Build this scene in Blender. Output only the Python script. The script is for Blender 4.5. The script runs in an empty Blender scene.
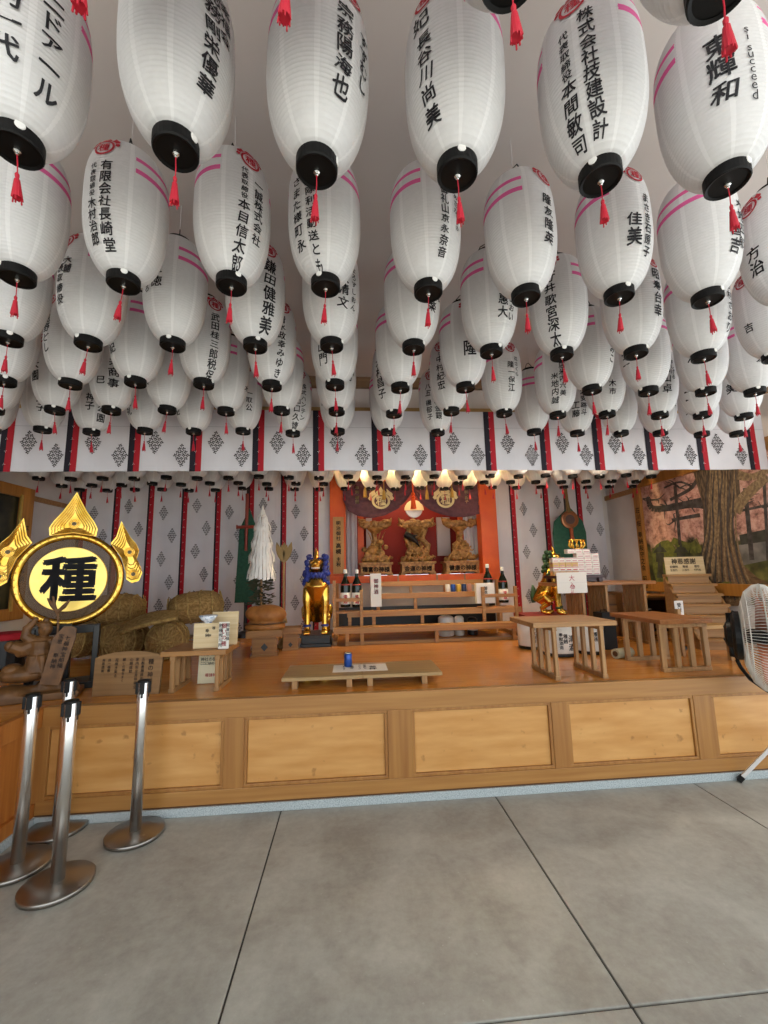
import bpy, bmesh, math, random
from math import sin, cos, pi, radians, sqrt, atan2, asin
from mathutils import Vector, Matrix, Euler
random.seed(7)
SC = bpy.context.scene
COL = SC.collection
# ------------------------------------------------------------------ camera
F = 420.0
PIT, YAW, ROL = radians(8.22), radians(4.64), radians(-1.29)
CAM = Vector((0, 0, 1.5))
_f0 = Vector((sin(YAW), cos(YAW), 0)); _r0 = Vector((cos(YAW), -sin(YAW), 0)); _u0 = Vector((0, 0, 1))
FWD = _f0*cos(PIT)+_u0*sin(PIT); _u1 = _u0*cos(PIT)-_f0*sin(PIT)
RGT = _r0*cos(ROL)+_u1*sin(ROL); UPV = _u1*cos(ROL)-_r0*sin(ROL)
cam = bpy.data.cameras.new('camera'); camo = bpy.data.objects.new('camera', cam); COL.objects.link(camo)
cam.sensor_fit = 'HORIZONTAL'; cam.sensor_width = 36; cam.lens = 36*F/768; cam.clip_start = .02
m = Matrix.Identity(4)
for i in range(3):
    m[i][0], m[i][1], m[i][2], m[i][3] = RGT[i], UPV[i], -FWD[i], CAM[i]
camo.matrix_world = m
SC.camera = camo
def ray(px, py): return RGT*((px-384)/F) - UPV*((py-512)/F) + FWD
def PY(px, py, Y): d = ray(px, py); return CAM+d*(Y/d.y)      # where the line of sight meets a plane of known depth
def PZ(px, py, Z): d = ray(px, py); return CAM+d*((Z-1.5)/d.z)
def PX(px, py, X): d = ray(px, py); return CAM+d*(X/d.x)

# ------------------------------------------------------------------ materials
def lin(c):
    if isinstance(c, str): c = tuple(int(c[i:i+2], 16) for i in (0, 2, 4))
    return tuple(((v/255/12.92) if v/255 <= .04045 else ((v/255+.055)/1.055)**2.4) for v in c)+(1,)
MATS = {}
def mat(name, c, rough=.6, metal=0, c2=None, scale=8, bump=0, stretch=(1, 1, 1), detail=4, spec=.5, emit=None, ramp=(.35, .65), coat=0):
    if name in MATS: return MATS[name]
    M = bpy.data.materials.new(name); M.use_nodes = True; nt = M.node_tree; N = nt.nodes; L = nt.links
    p = N['Principled BSDF']; p.inputs['Base Color'].default_value = lin(c)
    p.inputs['Roughness'].default_value = rough; p.inputs['Metallic'].default_value = metal
    p.inputs['Specular IOR Level'].default_value = spec
    if coat: p.inputs['Coat Weight'].default_value = coat; p.inputs['Coat Roughness'].default_value = .15
    if c2 or bump:
        tc = N.new('ShaderNodeTexCoord'); mp = N.new('ShaderNodeMapping'); mp.inputs['Scale'].default_value = stretch
        nz = N.new('ShaderNodeTexNoise'); nz.inputs['Scale'].default_value = scale; nz.inputs['Detail'].default_value = detail
        L.new(tc.outputs['Object'], mp.inputs[0]); L.new(mp.outputs[0], nz.inputs['Vector'])
        if c2:
            r = N.new('ShaderNodeValToRGB'); r.color_ramp.elements[0].color = lin(c); r.color_ramp.elements[1].color = lin(c2)
            r.color_ramp.elements[0].position, r.color_ramp.elements[1].position = ramp
            L.new(nz.outputs['Fac'], r.inputs[0]); L.new(r.outputs[0], p.inputs['Base Color'])
        if bump:
            b = N.new('ShaderNodeBump'); b.inputs['Strength'].default_value = bump; b.inputs['Distance'].default_value = .01
            L.new(nz.outputs['Fac'], b.inputs['Height']); L.new(b.outputs[0], p.inputs['Normal'])
    if emit: p.inputs['Emission Color'].default_value = lin(c); p.inputs['Emission Strength'].default_value = emit
    MATS[name] = M; return M
def wood(name, c, c2, axis='x', rough=.5, scale=6, coat=0):
    st = {'x': (.25, 6, 6), 'y': (6, .25, 6), 'z': (6, 6, .25)}[axis]
    return mat(name, c, rough, 0, c2, scale, .06, st, 6, coat=coat, ramp=(.3, .7))

W_FLOORST = wood('lacquered_stage_boards', 'c67a2a', 'd99446', 'x', .22, 4, .3)
W_BEAM = wood('beam_wood', '98652f', 'b07f42', 'x', .42, 5, .1)
W_STILE = wood('stile_wood', '93602c', 'aa783c', 'z', .42, 5, .1)
W_TABLE = wood('table_wood', '93693c', 'b38654', 'x', .5, 6)
W_TABLEZ = wood('table_leg_wood', '8c663c', 'b58a58', 'z', .5, 6)
W_RACK = wood('rack_wood', '966638', 'b5834a', 'x', .5, 6)
W_PALE = wood('pale_wood', 'cdb284', 'e0cba2', 'x', .55, 6)
W_ORANGE = wood('orange_wood', 'a05a20', 'bb7734', 'z', .45, 5)
W_DARK = wood('dark_wood', '4a2e1a', '61401f', 'x', .45, 6)
W_CARVE = mat('carved_wood', '8a5f2d', .55, 0, 'bd9050', 22, .4)
W_CARVED = mat('carved_brown_wood', '553719', .55, 0, '744e28', 12, .2)
W_GREYT = wood('bench_wood', '94764a', 'ac8d5e', 'x', .5, 6)
M_PLASTER = mat('plaster', 'd2cbc6', .85, 0, 'dcd6d2', 3, .02)
M_CEIL = mat('ceiling_plaster', 'cfc6c2', .9, 0, 'd6cdc9', 1.5)
M_WHITE = mat('white_paint', 'e6e4e0', .5)
M_PAPER = mat('paper', 'e9e4da', .7)
M_BLACK = mat('black_lacquer', '121110', .35)
M_BLACKP = mat('black_plastic', '0f0f0f', .5, spec=.3)
M_INK = mat('ink', '17161c', .7)
M_INKB = mat('brown_ink', '33241a', .7)
M_RED = mat('red_cord', 'b3152c', .6)
M_CREST = mat('crest_red', 'b3122c', .6)
M_STEEL = mat('brushed_steel', 'efefed', .27, 1)
M_STEELB = mat('steel_base', '9a958e', .33, 1)
M_GOLD = mat('gold_leaf', 'd7a53c', .24, 1, 'e6bd5e', 10, .15)
M_GOLDP = mat('gold_plate', 'd9ba62', .3, .85, 'e3c670', 12, .05)
M_STRAW = mat('straw', '7a5a2c', .9, 0, 'a98650', 30, .8, (1, 6, 1))
M_STRAWR = mat('straw_rope', '8a6c3a', .9, 0, 'b59558', 40, .8)
M_GRAN = mat('granite', 'b9c0c0', .6, 0, '8f9a9c', 160, .05, ramp=(.45, .6))
M_ORANGE = mat('vermilion', 'd2500f', .5, 0, 'dd5f18', 4)
M_DKRED = mat('deep_red', '8c1e0c', .6)
M_PURPLE = mat('purple_cloth', '5c3b44', .9, 0, '6c4851', 20, .1)
M_CREAM = mat('cream_print', 'e2d3a4', .8)
M_CLOTH = mat('white_cloth', 'd6d2d6', .85, 0, 'dedbdf', 3, .03)
M_CLOTHR = mat('cloth_red', 'b01626', .8)
M_CLOTHK = mat('cloth_navy', '1d1724', .8)
M_MOTIF = mat('motif_brown', '2b2124', .8)
M_GREEN = mat('green_brocade', '1f4a38', .8, 0, '2a5a45', 25, .2)
M_BLUE = mat('blue_mane', '1b2a78', .55, 0, '2a3c96', 20, .3)
M_GREENM = mat('green_mane', '1c3a24', .55, 0, '2d5233', 20, .3)
M_CAN = mat('blue_can', '2b4f9e', .3, .4)
M_GLASS = mat('bottle_glass', '0e1a12', .12)
M_COPPER = mat('copper_blade', 'a8603c', .4, .4)
M_CAGE = mat('cage_wire', 'd9d7cf', .4)
M_BROCADE = mat('brown_bag', '935a24', .6, 0, 'a86c30', 14, .2)
M_MIRROR = mat('mirror_silver', 'e6eaea', .4, .8)
M_PORC = mat('porcelain', 'dfe4ea', .25, 0, '7f95b4', 60, 0, ramp=(.55, .62))
M_BRASS = mat('brass_rail', 'b38b45', .35, .6)
M_GREYW = mat('grey_cloth', 'b9b7bb', .8)

# concrete floor
def concrete():
    M = bpy.data.materials.new('polished_concrete'); M.use_nodes = True; nt = M.node_tree; N = nt.nodes; L = nt.links
    p = N['Principled BSDF']; tc = N.new('ShaderNodeTexCoord')
    a = N.new('ShaderNodeTexNoise'); a.inputs['Scale'].default_value = 2.2; a.inputs['Detail'].default_value = 8; a.inputs['Distortion'].default_value = 1.2
    b = N.new('ShaderNodeTexNoise'); b.inputs['Scale'].default_value = 22; b.inputs['Detail'].default_value = 6; b.inputs['Roughness'].default_value = .7
    v = N.new('ShaderNodeTexVoronoi'); v.inputs['Scale'].default_value = 14
    for n in (a, b, v): L.new(tc.outputs['Object'], n.inputs['Vector'])
    mx = N.new('ShaderNodeMix'); mx.data_type = 'FLOAT'; mx.inputs[0].default_value = .4
    L.new(a.outputs['Fac'], mx.inputs[2]); L.new(b.outputs['Fac'], mx.inputs[3])
    r = N.new('ShaderNodeValToRGB'); e = r.color_ramp.elements
    e[0].position, e[0].color = .34, lin('8c887f'); e[1].position, e[1].color = .68, lin('b3b2a8')
    L.new(mx.outputs[0], r.inputs[0])
    lt = N.new('ShaderNodeMath'); lt.operation = 'LESS_THAN'; lt.inputs[1].default_value = .05; L.new(v.outputs['Distance'], lt.inputs[0])
    m2 = N.new('ShaderNodeMix'); m2.data_type = 'RGBA'; m2.inputs[7].default_value = lin('c2c1b8')
    ml = N.new('ShaderNodeMath'); ml.operation = 'MULTIPLY'; ml.inputs[1].default_value = .35; L.new(lt.outputs[0], ml.inputs[0])
    L.new(ml.outputs[0], m2.inputs[0]); L.new(r.outputs[0], m2.inputs[6]); L.new(m2.outputs[2], p.inputs['Base Color'])
    rr = N.new('ShaderNodeMapRange'); rr.inputs['To Min'].default_value = .38; rr.inputs['To Max'].default_value = .6
    L.new(b.outputs['Fac'], rr.inputs[0]); L.new(rr.outputs[0], p.inputs['Roughness'])
    bp = N.new('ShaderNodeBump'); bp.inputs['Strength'].default_value = .08; bp.inputs['Distance'].default_value = .01
    L.new(b.outputs['Fac'], bp.inputs['Height']); L.new(bp.outputs[0], p.inputs['Normal'])
    return M
M_CONC = concrete()
M_JOINT = mat('joint_shadow_gap', '3a3733', .9)
def panelwood():
    M = mat('panel_wood', 'bf8644', .34, 0, 'd6a262', 5, .03, (.5, 3, 3), 6, coat=.15, ramp=(.3, .75))
    nt = M.node_tree; N = nt.nodes; L = nt.links; p = N['Principled BSDF']
    src = p.inputs['Base Color'].links[0].from_socket
    tc = N.new('ShaderNodeTexCoord'); v = N.new('ShaderNodeTexNoise'); v.inputs['Scale'].default_value = 14; v.inputs['Detail'].default_value = 3
    L.new(tc.outputs['Object'], v.inputs['Vector'])
    r = N.new('ShaderNodeValToRGB'); r.color_ramp.elements[0].position = .66; r.color_ramp.elements[1].position = .74
    r.color_ramp.elements[0].color = (0, 0, 0, 1); r.color_ramp.elements[1].color = (.55, .55, .55, 1); L.new(v.outputs['Fac'], r.inputs[0])
    mx = N.new('ShaderNodeMix'); mx.data_type = 'RGBA'; mx.inputs[7].default_value = lin('87592a')
    L.new(r.outputs[0], mx.inputs[0]); L.new(src, mx.inputs[6]); L.new(mx.outputs[2], p.inputs['Base Color'])
    return M
W_PANEL = panelwood()
# lantern paper: two pink bands broken where the writing is, fine vertical paper seams, a little light through the paper
def paper(name, pink):
    M = bpy.data.materials.new(name); M.use_nodes = True; nt = M.node_tree; N = nt.nodes; L = nt.links
    p = N['Principled BSDF']; p.inputs['Roughness'].default_value = .45; p.inputs['Specular IOR Level'].default_value = .25
    uv = N.new('ShaderNodeUVMap'); sp = N.new('ShaderNodeSeparateXYZ'); L.new(uv.outputs[0], sp.inputs[0])
    def mth(op, a, b=None):
        n = N.new('ShaderNodeMath'); n.operation = op
        for i, s in ((0, a), (1, b)):
            if s is None: continue
            if isinstance(s, (int, float)): n.inputs[i].default_value = s
            else: L.new(s, n.inputs[i])
        return n.outputs[0]
    U, V = sp.outputs[0], sp.outputs[1]
    tc = N.new('ShaderNodeTexCoord'); nz = N.new('ShaderNodeTexNoise'); nz.inputs['Scale'].default_value = 60; nz.inputs['Detail'].default_value = 5
    L.new(tc.outputs['Object'], nz.inputs['Vector'])
    r = N.new('ShaderNodeValToRGB'); r.color_ramp.elements[0].color = lin('dddcdc'); r.color_ramp.elements[1].color = lin('ebeaea')
    L.new(nz.outputs['Fac'], r.inputs[0]); col = r.outputs[0]
    sm = mth('LESS_THAN', mth('ABSOLUTE', mth('SUBTRACT', mth('FRACT', mth('MULTIPLY', U, 9)), .5)), .075)
    a = N.new('ShaderNodeMix'); a.data_type = 'RGBA'; a.inputs[7].default_value = lin('f7f6f6')
    L.new(mth('MULTIPLY', sm, .55), a.inputs[0]); L.new(col, a.inputs[6]); col = a.outputs[2]
    if pink:
        b1 = mth('LESS_THAN', mth('ABSOLUTE', mth('SUBTRACT', V, .785)), .0175)
        b2 = mth('LESS_THAN', mth('ABSOLUTE', mth('SUBTRACT', V, .685)), .0175)
        gap = mth('GREATER_THAN', mth('ABSOLUTE', mth('SUBTRACT', U, .5)), .125)
        k = mth('MULTIPLY', mth('MAXIMUM', b1, b2), gap)
        a = N.new('ShaderNodeMix'); a.data_type = 'RGBA'; a.inputs[7].default_value = lin('ee5fa6')
        L.new(mth('MULTIPLY', k, .95), a.inputs[0]); L.new(col, a.inputs[6]); col = a.outputs[2]
    L.new(col, p.inputs['Base Color'])
    t = N.new('ShaderNodeBsdfTranslucent'); L.new(col, t.inputs[0]); mx = N.new('ShaderNodeMixShader'); mx.inputs[0].default_value = .22
    L.new(p.outputs[0], mx.inputs[1]); L.new(t.outputs[0], mx.inputs[2]); L.new(mx.outputs[0], N['Material Output'].inputs[0])
    return M
M_LAN = paper('lantern_paper', True)

# ------------------------------------------------------------------ mesh builder
class MB:
    def __init__(s): s.v = []; s.f = []; s.mi = []; s.cur = 0; s.uv = None
    def m(s, i): s.cur = i; return s
    def add(s, vs, fs):
        o = len(s.v); s.v += [Vector(v) for v in vs]
        for f in fs: s.f.append(tuple(i+o for i in f)); s.mi.append(s.cur)
        return s
    def box(s, x0, x1, y0, y1, z0, z1, T=None):
        vs = [Vector((x, y, z)) for z in (z0, z1) for y in (y0, y1) for x in (x0, x1)]
        if T: vs = [T @ v for v in vs]
        return s.add(vs, [(0, 2, 3, 1), (4, 5, 7, 6), (0, 1, 5, 4), (2, 6, 7, 3), (0, 4, 6, 2), (1, 3, 7, 5)])
    def bar(s, a, b, w, h=None, up=(0, 0, 1)):
        a, b = Vector(a), Vector(b); h = h or w; d = (b-a).normalized(); u = Vector(up)
        if abs(d.dot(u)) > .95: u = Vector((0, 1, 0))
        r = d.cross(u).normalized(); u = r.cross(d)
        vs = [p+r*(i*w/2)+u*(j*h/2) for p in (a, b) for i, j in ((-1, -1), (1, -1), (1, 1), (-1, 1))]
        return s.add(vs, [(3, 2, 1, 0), (4, 5, 6, 7), (0, 1, 5, 4), (1, 2, 6, 5), (2, 3, 7, 6), (3, 0, 4, 7)])
    def tube(s, pts, rad, n=8, caps=True):
        pts = [Vector(p) for p in pts]; k = len(pts); R = rad if isinstance(rad, (list, tuple)) else [rad]*k
        o = len(s.v); vs = []; pr = None
        for i, p in enumerate(pts):
            d = (pts[min(i+1, k-1)]-pts[max(i-1, 0)]).normalized()
            if pr is None:
                r = d.orthogonal().normalized()
            else:
                r = (pr-d*pr.dot(d)).normalized()
            pr = r; u = d.cross(r)
            vs += [p+(r*cos(2*pi*j/n)+u*sin(2*pi*j/n))*R[i] for j in range(n)]
        fs = [(i*n+j, i*n+(j+1) % n, (i+1)*n+(j+1) % n, (i+1)*n+j) for i in range(k-1) for j in range(n)]
        if caps: fs += [tuple(range(n-1, -1, -1)), tuple((k-1)*n+j for j in range(n))]
        return s.add(vs, fs)
    def lathe(s, prof, c=(0, 0, 0), n=24, T=None, caps=True):
        c = Vector(c); vs = [Vector((r*cos(2*pi*j/n), r*sin(2*pi*j/n), z)) for r, z in prof for j in range(n)]
        vs = [(T @ v if T else v)+c for v in vs]; k = len(prof)
        fs = [(i*n+j, i*n+(j+1) % n, (i+1)*n+(j+1) % n, (i+1)*n+j) for i in range(k-1) for j in range(n)]
        if caps: fs += [tuple(range(n-1, -1, -1)), tuple((k-1)*n+j for j in range(n))]
        return s.add(vs, fs)
    def ball(s, c, r, n=10, T=None):
        rx, ry, rz = r if isinstance(r, (tuple, list)) else (r, r, r); h = n//2+1
        vs = []
        for i in range(1, h):
            a = pi*i/h
            vs += [Vector((rx*sin(a)*cos(2*pi*j/n), ry*sin(a)*sin(2*pi*j/n), rz*cos(a))) for j in range(n)]
        vs += [Vector((0, 0, rz)), Vector((0, 0, -rz))]
        if T: vs = [T @ v for v in vs]
        vs = [v+Vector(c) for v in vs]; k = h-1; t, b = k*n, k*n+1
        fs = [(i*n+j, (i+1)*n+j, (i+1)*n+(j+1) % n, i*n+(j+1) % n) for i in range(k-1) for j in range(n)]
        fs += [(t, j, (j+1) % n) for j in range(n)]+[(b, (k-1)*n+(j+1) % n, (k-1)*n+j) for j in range(n)]
        return s.add(vs, fs)
    def prism(s, poly, t, T=None):           # a 2-D outline in xz, thick along y
        n = len(poly); vs = [Vector((x, 0, z)) for x, z in poly]+[Vector((x, t, z)) for x, z in poly]
        if T: vs = [T @ v for v in vs]
        return s.add(vs, [tuple(range(n)), tuple(range(2*n-1, n-1, -1))]+[(i, n+i, n+(i+1) % n, (i+1) % n) for i in range(n)])
    def xf(s, T): s.v = [T @ v for v in s.v]; return s
    def build(s, name, mats, parent=None, smooth=False, bevel=0, world=True, mods=None):
        me = bpy.data.meshes.new(name); off = Vector((0, 0, 0))
        if parent and world:
            q = parent
            while q: off += q.location; q = q.parent
        me.from_pydata([v-off for v in s.v], [], s.f)
        for M in (mats if isinstance(mats, (list, tuple)) else [mats]): me.materials.append(M)
        me.polygons.foreach_set('material_index', s.mi)
        bm = bmesh.new(); bm.from_mesh(me); bmesh.ops.recalc_face_normals(bm, faces=bm.faces[:]) if not s.uv else None; bm.to_mesh(me); bm.free()
        if smooth: me.polygons.foreach_set('use_smooth', [True]*len(me.polygons))
        o = bpy.data.objects.new(name, me); COL.objects.link(o)
        if parent: o.parent = parent
        if bevel:
            b = o.modifiers.new('soft_edges', 'BEVEL'); b.width = bevel; b.segments = 2; b.limit_method = 'ANGLE'
        if mods: mods(o)
        return o
def remesh(v, it=4):
    def f(o):
        r = o.modifiers.new('union', 'REMESH'); r.mode = 'VOXEL'; r.voxel_size = v; r.use_smooth_shade = True
        q = o.modifiers.new('soften', 'SMOOTH'); q.iterations = it; q.factor = .5
    return f
def tag(o, label, cat, group=None):
    o['label'] = label; o['category'] = cat
    if group: o['group'] = group
    return o
def thing(name, label, cat, loc, rz=0, group=None):
    o = bpy.data.objects.new(name, None); COL.objects.link(o); o.location = loc; o.rotation_euler = (0, 0, rz); o.empty_display_size = .05
    return tag(o, label, cat, group)
def struct(o): o['kind'] = 'structure'; return o

# ------------------------------------------------------------------ writing
_G = {}
def glyph(ch, bold=.012):
    k = (ch, bold)
    if k in _G: return _G[k]
    c = bpy.data.curves.new('g', 'FONT'); c.body = ch; c.size = 1; c.resolution_u = 2; c.fill_mode = 'FRONT'
    o = bpy.data.objects.new('g', c); COL.objects.link(o)
    dg = bpy.context.evaluated_depsgraph_get(); e = o.evaluated_get(dg); me = e.to_mesh()
    vs = [(v.co.x, v.co.y) for v in me.vertices]; fs = [tuple(p.vertices) for p in me.polygons]
    e.to_mesh_clear(); bpy.data.objects.remove(o); bpy.data.curves.remove(c)
    if vs:
        x0, x1 = min(v[0] for v in vs), max(v[0] for v in vs); y0, y1 = min(v[1] for v in vs), max(v[1] for v in vs)
        vs = [(x-(x0+x1)/2, y-(y0+y1)/2) for x, y in vs]; w = x1-x0
    else: w = .3
    if bold > .004 and vs:                     # heavier strokes: the same outline laid down four times, slightly apart
        n = len(vs); bv = []; bf = []
        for i, (dx, dy) in enumerate(((1, .6), (-1, -.6), (-.6, 1), (.6, -1))):
            bv += [(x+dx*bold, y+dy*bold) for x, y in vs]; bf += [tuple(j+n*i for j in f) for f in fs]
        vs, fs = bv, bf
    _G[k] = (vs, fs, w); return _G[k]
def write(lines, size, pitch=None, vertical=True, bold=.012, jit=0):
    """2-D marks: lines = [(text, x, y, scale)], each written downwards (or across) from its start; gives verts, faces"""
    V, Fc = [], []
    for txt, x, y, sc in lines:
        for ch in txt:
            vs, fs, w = glyph(ch, bold); s = size*sc; adv = (pitch or 1.08)*s
            if ch == ' ':
                if vertical: y -= s*.5
                else: x += s*.4
                continue
            if vertical: cx, cy = x, y-s*.5; y -= adv
            else: cx, cy = x+w*s/2, y; x += w*s+s*.1
            a = random.uniform(-jit, jit); ca, sa = cos(a), sin(a); q = 1+random.uniform(-jit, jit)*1.5; sl = random.uniform(-.3, 1)*jit*1.2
            o = len(V); V += [(cx+(vx*ca-vy*sa)*s+vy*s*sl, cy+(vx*sa+vy*ca)*s*q) for vx, vy in vs]
            Fc += [tuple(i+o for i in f) for f in fs]
    return V, Fc
def flatmarks(mb, VF, O, ux, uz):
    O, ux, uz = Vector(O), Vector(ux).normalized(), Vector(uz).normalized()
    mb.add([O+ux*x+uz*y for x, y in VF[0]], VF[1]); return mb

# ------------------------------------------------------------------ the setting
XL, XR, YB, YF, ZS, ZC = -3.9, 4.1, 6.35, 3.0, .69, 3.34
b = MB()
xs = [-6.13, -4.71, -3.295, -1.88, -.465, .95, 2.365, 3.78, 5.2]; ys = [-2.6, -1.2, .2, 1.61, 3.05]
for i in range(len(xs)-1):
    for j in range(len(ys)-1): b.box(xs[i]+.004, xs[i+1]-.004, ys[j]+.004, ys[j+1]-.004, -.05, 0)
b.m(1).box(xs[0], xs[-1], ys[0], ys[-1], -.08, -.008)
struct(b.build('floor', [M_CONC, M_JOINT], bevel=.004))
struct(MB().box(-14, 14, -16, -2.6, -.1, -.005).build('ground_outside', mat('courtyard_paving', 'b4b1a8', .8, 0, 'c4c2ba', 6)))
struct(MB().box(-6, XR+1.2, -1.2, 3.86, ZC, ZC+.1).build('ceiling', M_CEIL))
struct(MB().box(XL-.2, XR+.2, 3.86, YB+1, 3.06, 3.16).build('ceiling_stage', M_CEIL))
struct(MB().box(XL-.1, XL, 3.0, YB, 0, 3.16).build('wall_left', M_PLASTER))
struct(MB().box(XR, XR+.1, 3.0, YB, 0, 3.16).build('wall_right', M_PLASTER))
b = MB().box(XL, -.25, YB-.02, YB+.08, 0, 3.06); b.box(2.15, XR, YB, YB+.1, 0, 3.06)
struct(b.build('wall_back', M_PLASTER))
struct(MB().box(-3.6, -3.5, -1.2, 3.06, 0, ZC).build('wall_shade_left', W_DARK))  # added out of view to block daylight and dim the left side
struct(MB().box(-6, XL-.1, 3.0, 3.06, 0, ZC).build('wall_left_return', M_PLASTER))
struct(MB().box(XR, XR+1.3, 3.06, 3.14, 0, ZC).build('wall_sun_block_right', M_PLASTER))  # unseen return added to keep the sun from entering on the right
# header above the valance: pale board, brown strip at the ceiling and a brass-coloured rail
struct(MB().box(-6, XR+1.2, 3.80, 3.86, 2.95, ZC).build('wall_header', mat('header_board', 'd8cdc4', .8)))
struct(MB().box(-6, XR+1.2, 3.755, 3.80, 3.24, ZC).build('trim_1', wood('brown_trim', '7a5a3c', '8c6a48', 'x', .5)))
b = MB().box(-6, XR+1.2, 3.74, 3.80, 2.96, 3.03); b.m(1).tube([(-6, 3.735, 2.972), (XR+1.2, 3.735, 2.972)], .016, 10)
struct(b.build('trim_2', [wood('rail_wood', 'a07e4a', 'b8955c', 'x', .4), M_BRASS], smooth=False))
# wall rails either side of the stage
struct(MB().box(XR-.03, XR, 5.55, YB, 2.56, 2.63).build('trim_3', W_TABLE))
struct(MB().box(XL, XL+.03, 5.38, YB, 2.47, 2.53).build('trim_4', W_TABLE))
struct(MB().box(XL, XL+.05, YB-.06, YB, ZS, 3.06).build('trim_6', W_TABLE))

# raised stage with panelled front
XW = -1.97
b = MB()
nb = 22
for i in range(nb):
    y0 = YF+.02+(YB+.9-YF)*i/nb; y1 = YF+.02+(YB+.9-YF)*(i+1)/nb
    b.box(XL, XR, y0, y1-.0015, ZS-.05, ZS)
for i in range(5): b.box(-4.6, XW-.02, 1.4+i*.324, 1.4+(i+1)*.324-.0015, ZS-.05, ZS)
struct(b.build('floor_stage', W_FLOORST))
fr = thing('stage_front', 'long panelled golden wood front of the raised stage on a granite kerb', 'stage front', (0, YF, 0)); fr['kind'] = 'structure'
MB().box(XW, XR+1, YF-.0, YF+.05, .575, ZS+.004).build('top_beam', W_BEAM, fr, bevel=.004)
MB().box(XW, XR+1, YF+.0, YF+.05, .06, .145).build('bottom_beam', W_BEAM, fr, bevel=.003)
MB().box(XW, XR+1, YF+.0, YF+.06, .05, .06).build('shadow_gap', W_DARK, fr)
MB().box(XW-.07, XW+.05, YF+.001, YF+.07, .052, .58).build('corner_post', W_STILE, fr, bevel=.003)
MB().box(XW, XR+1, YF-.012, YF+.08, 0, .052).build('granite_kerb', M_GRAN, fr, bevel=.004)
edges = [(-1.97, -.84), (-.71, .235), (.40, 1.385), (1.50, 2.445), (2.585, 3.6), (3.73, 4.7)]
for x0, x1 in edges:
    p = MB(); p.box(x0+.02, x1-.02, YF+.022, YF+.04, .165, .555)
    for (a0, a1, c0, c1) in ((x0, x1, .145, .165), (x0, x1, .555, .575), (x0, x0+.02, .165, .555), (x1-.02, x1, .165, .555)):
        p.m(1).box(a0, a1, YF+.006, YF+.04, c0, c1)
    p.build('panel', [W_PANEL, W_STILE], fr, bevel=.003)
for i in range(len(edges)-1):
    MB().box(edges[i][1], edges[i+1][0], YF+.002, YF+.05, .145, .575).build('stile', W_STILE, fr, bevel=.003)
wg = thing('stage_wing_front', 'dark wooden side of the stage wing running forward beside the posts', 'stage front', (XW, 2.2, 0)); wg['kind'] = 'structure'
MB().box(XW-.05, XW, 1.4, YF+.06, .575, ZS+.004).build('top_beam', W_ORANGE, wg, bevel=.004)
MB().box(XW-.05, XW-.03, 1.4, YF+.06, .052, .575).build('panel', W_ORANGE, wg)
MB().box(XW-.05, XW-.0, 1.4, YF, .052, .13).build('bottom_beam', W_ORANGE, wg, bevel=.003)
MB().box(XW-.08, XW+.012, 1.4, YF, 0, .052).build('granite_kerb', M_GRAN, wg, bevel=.004)

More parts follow.
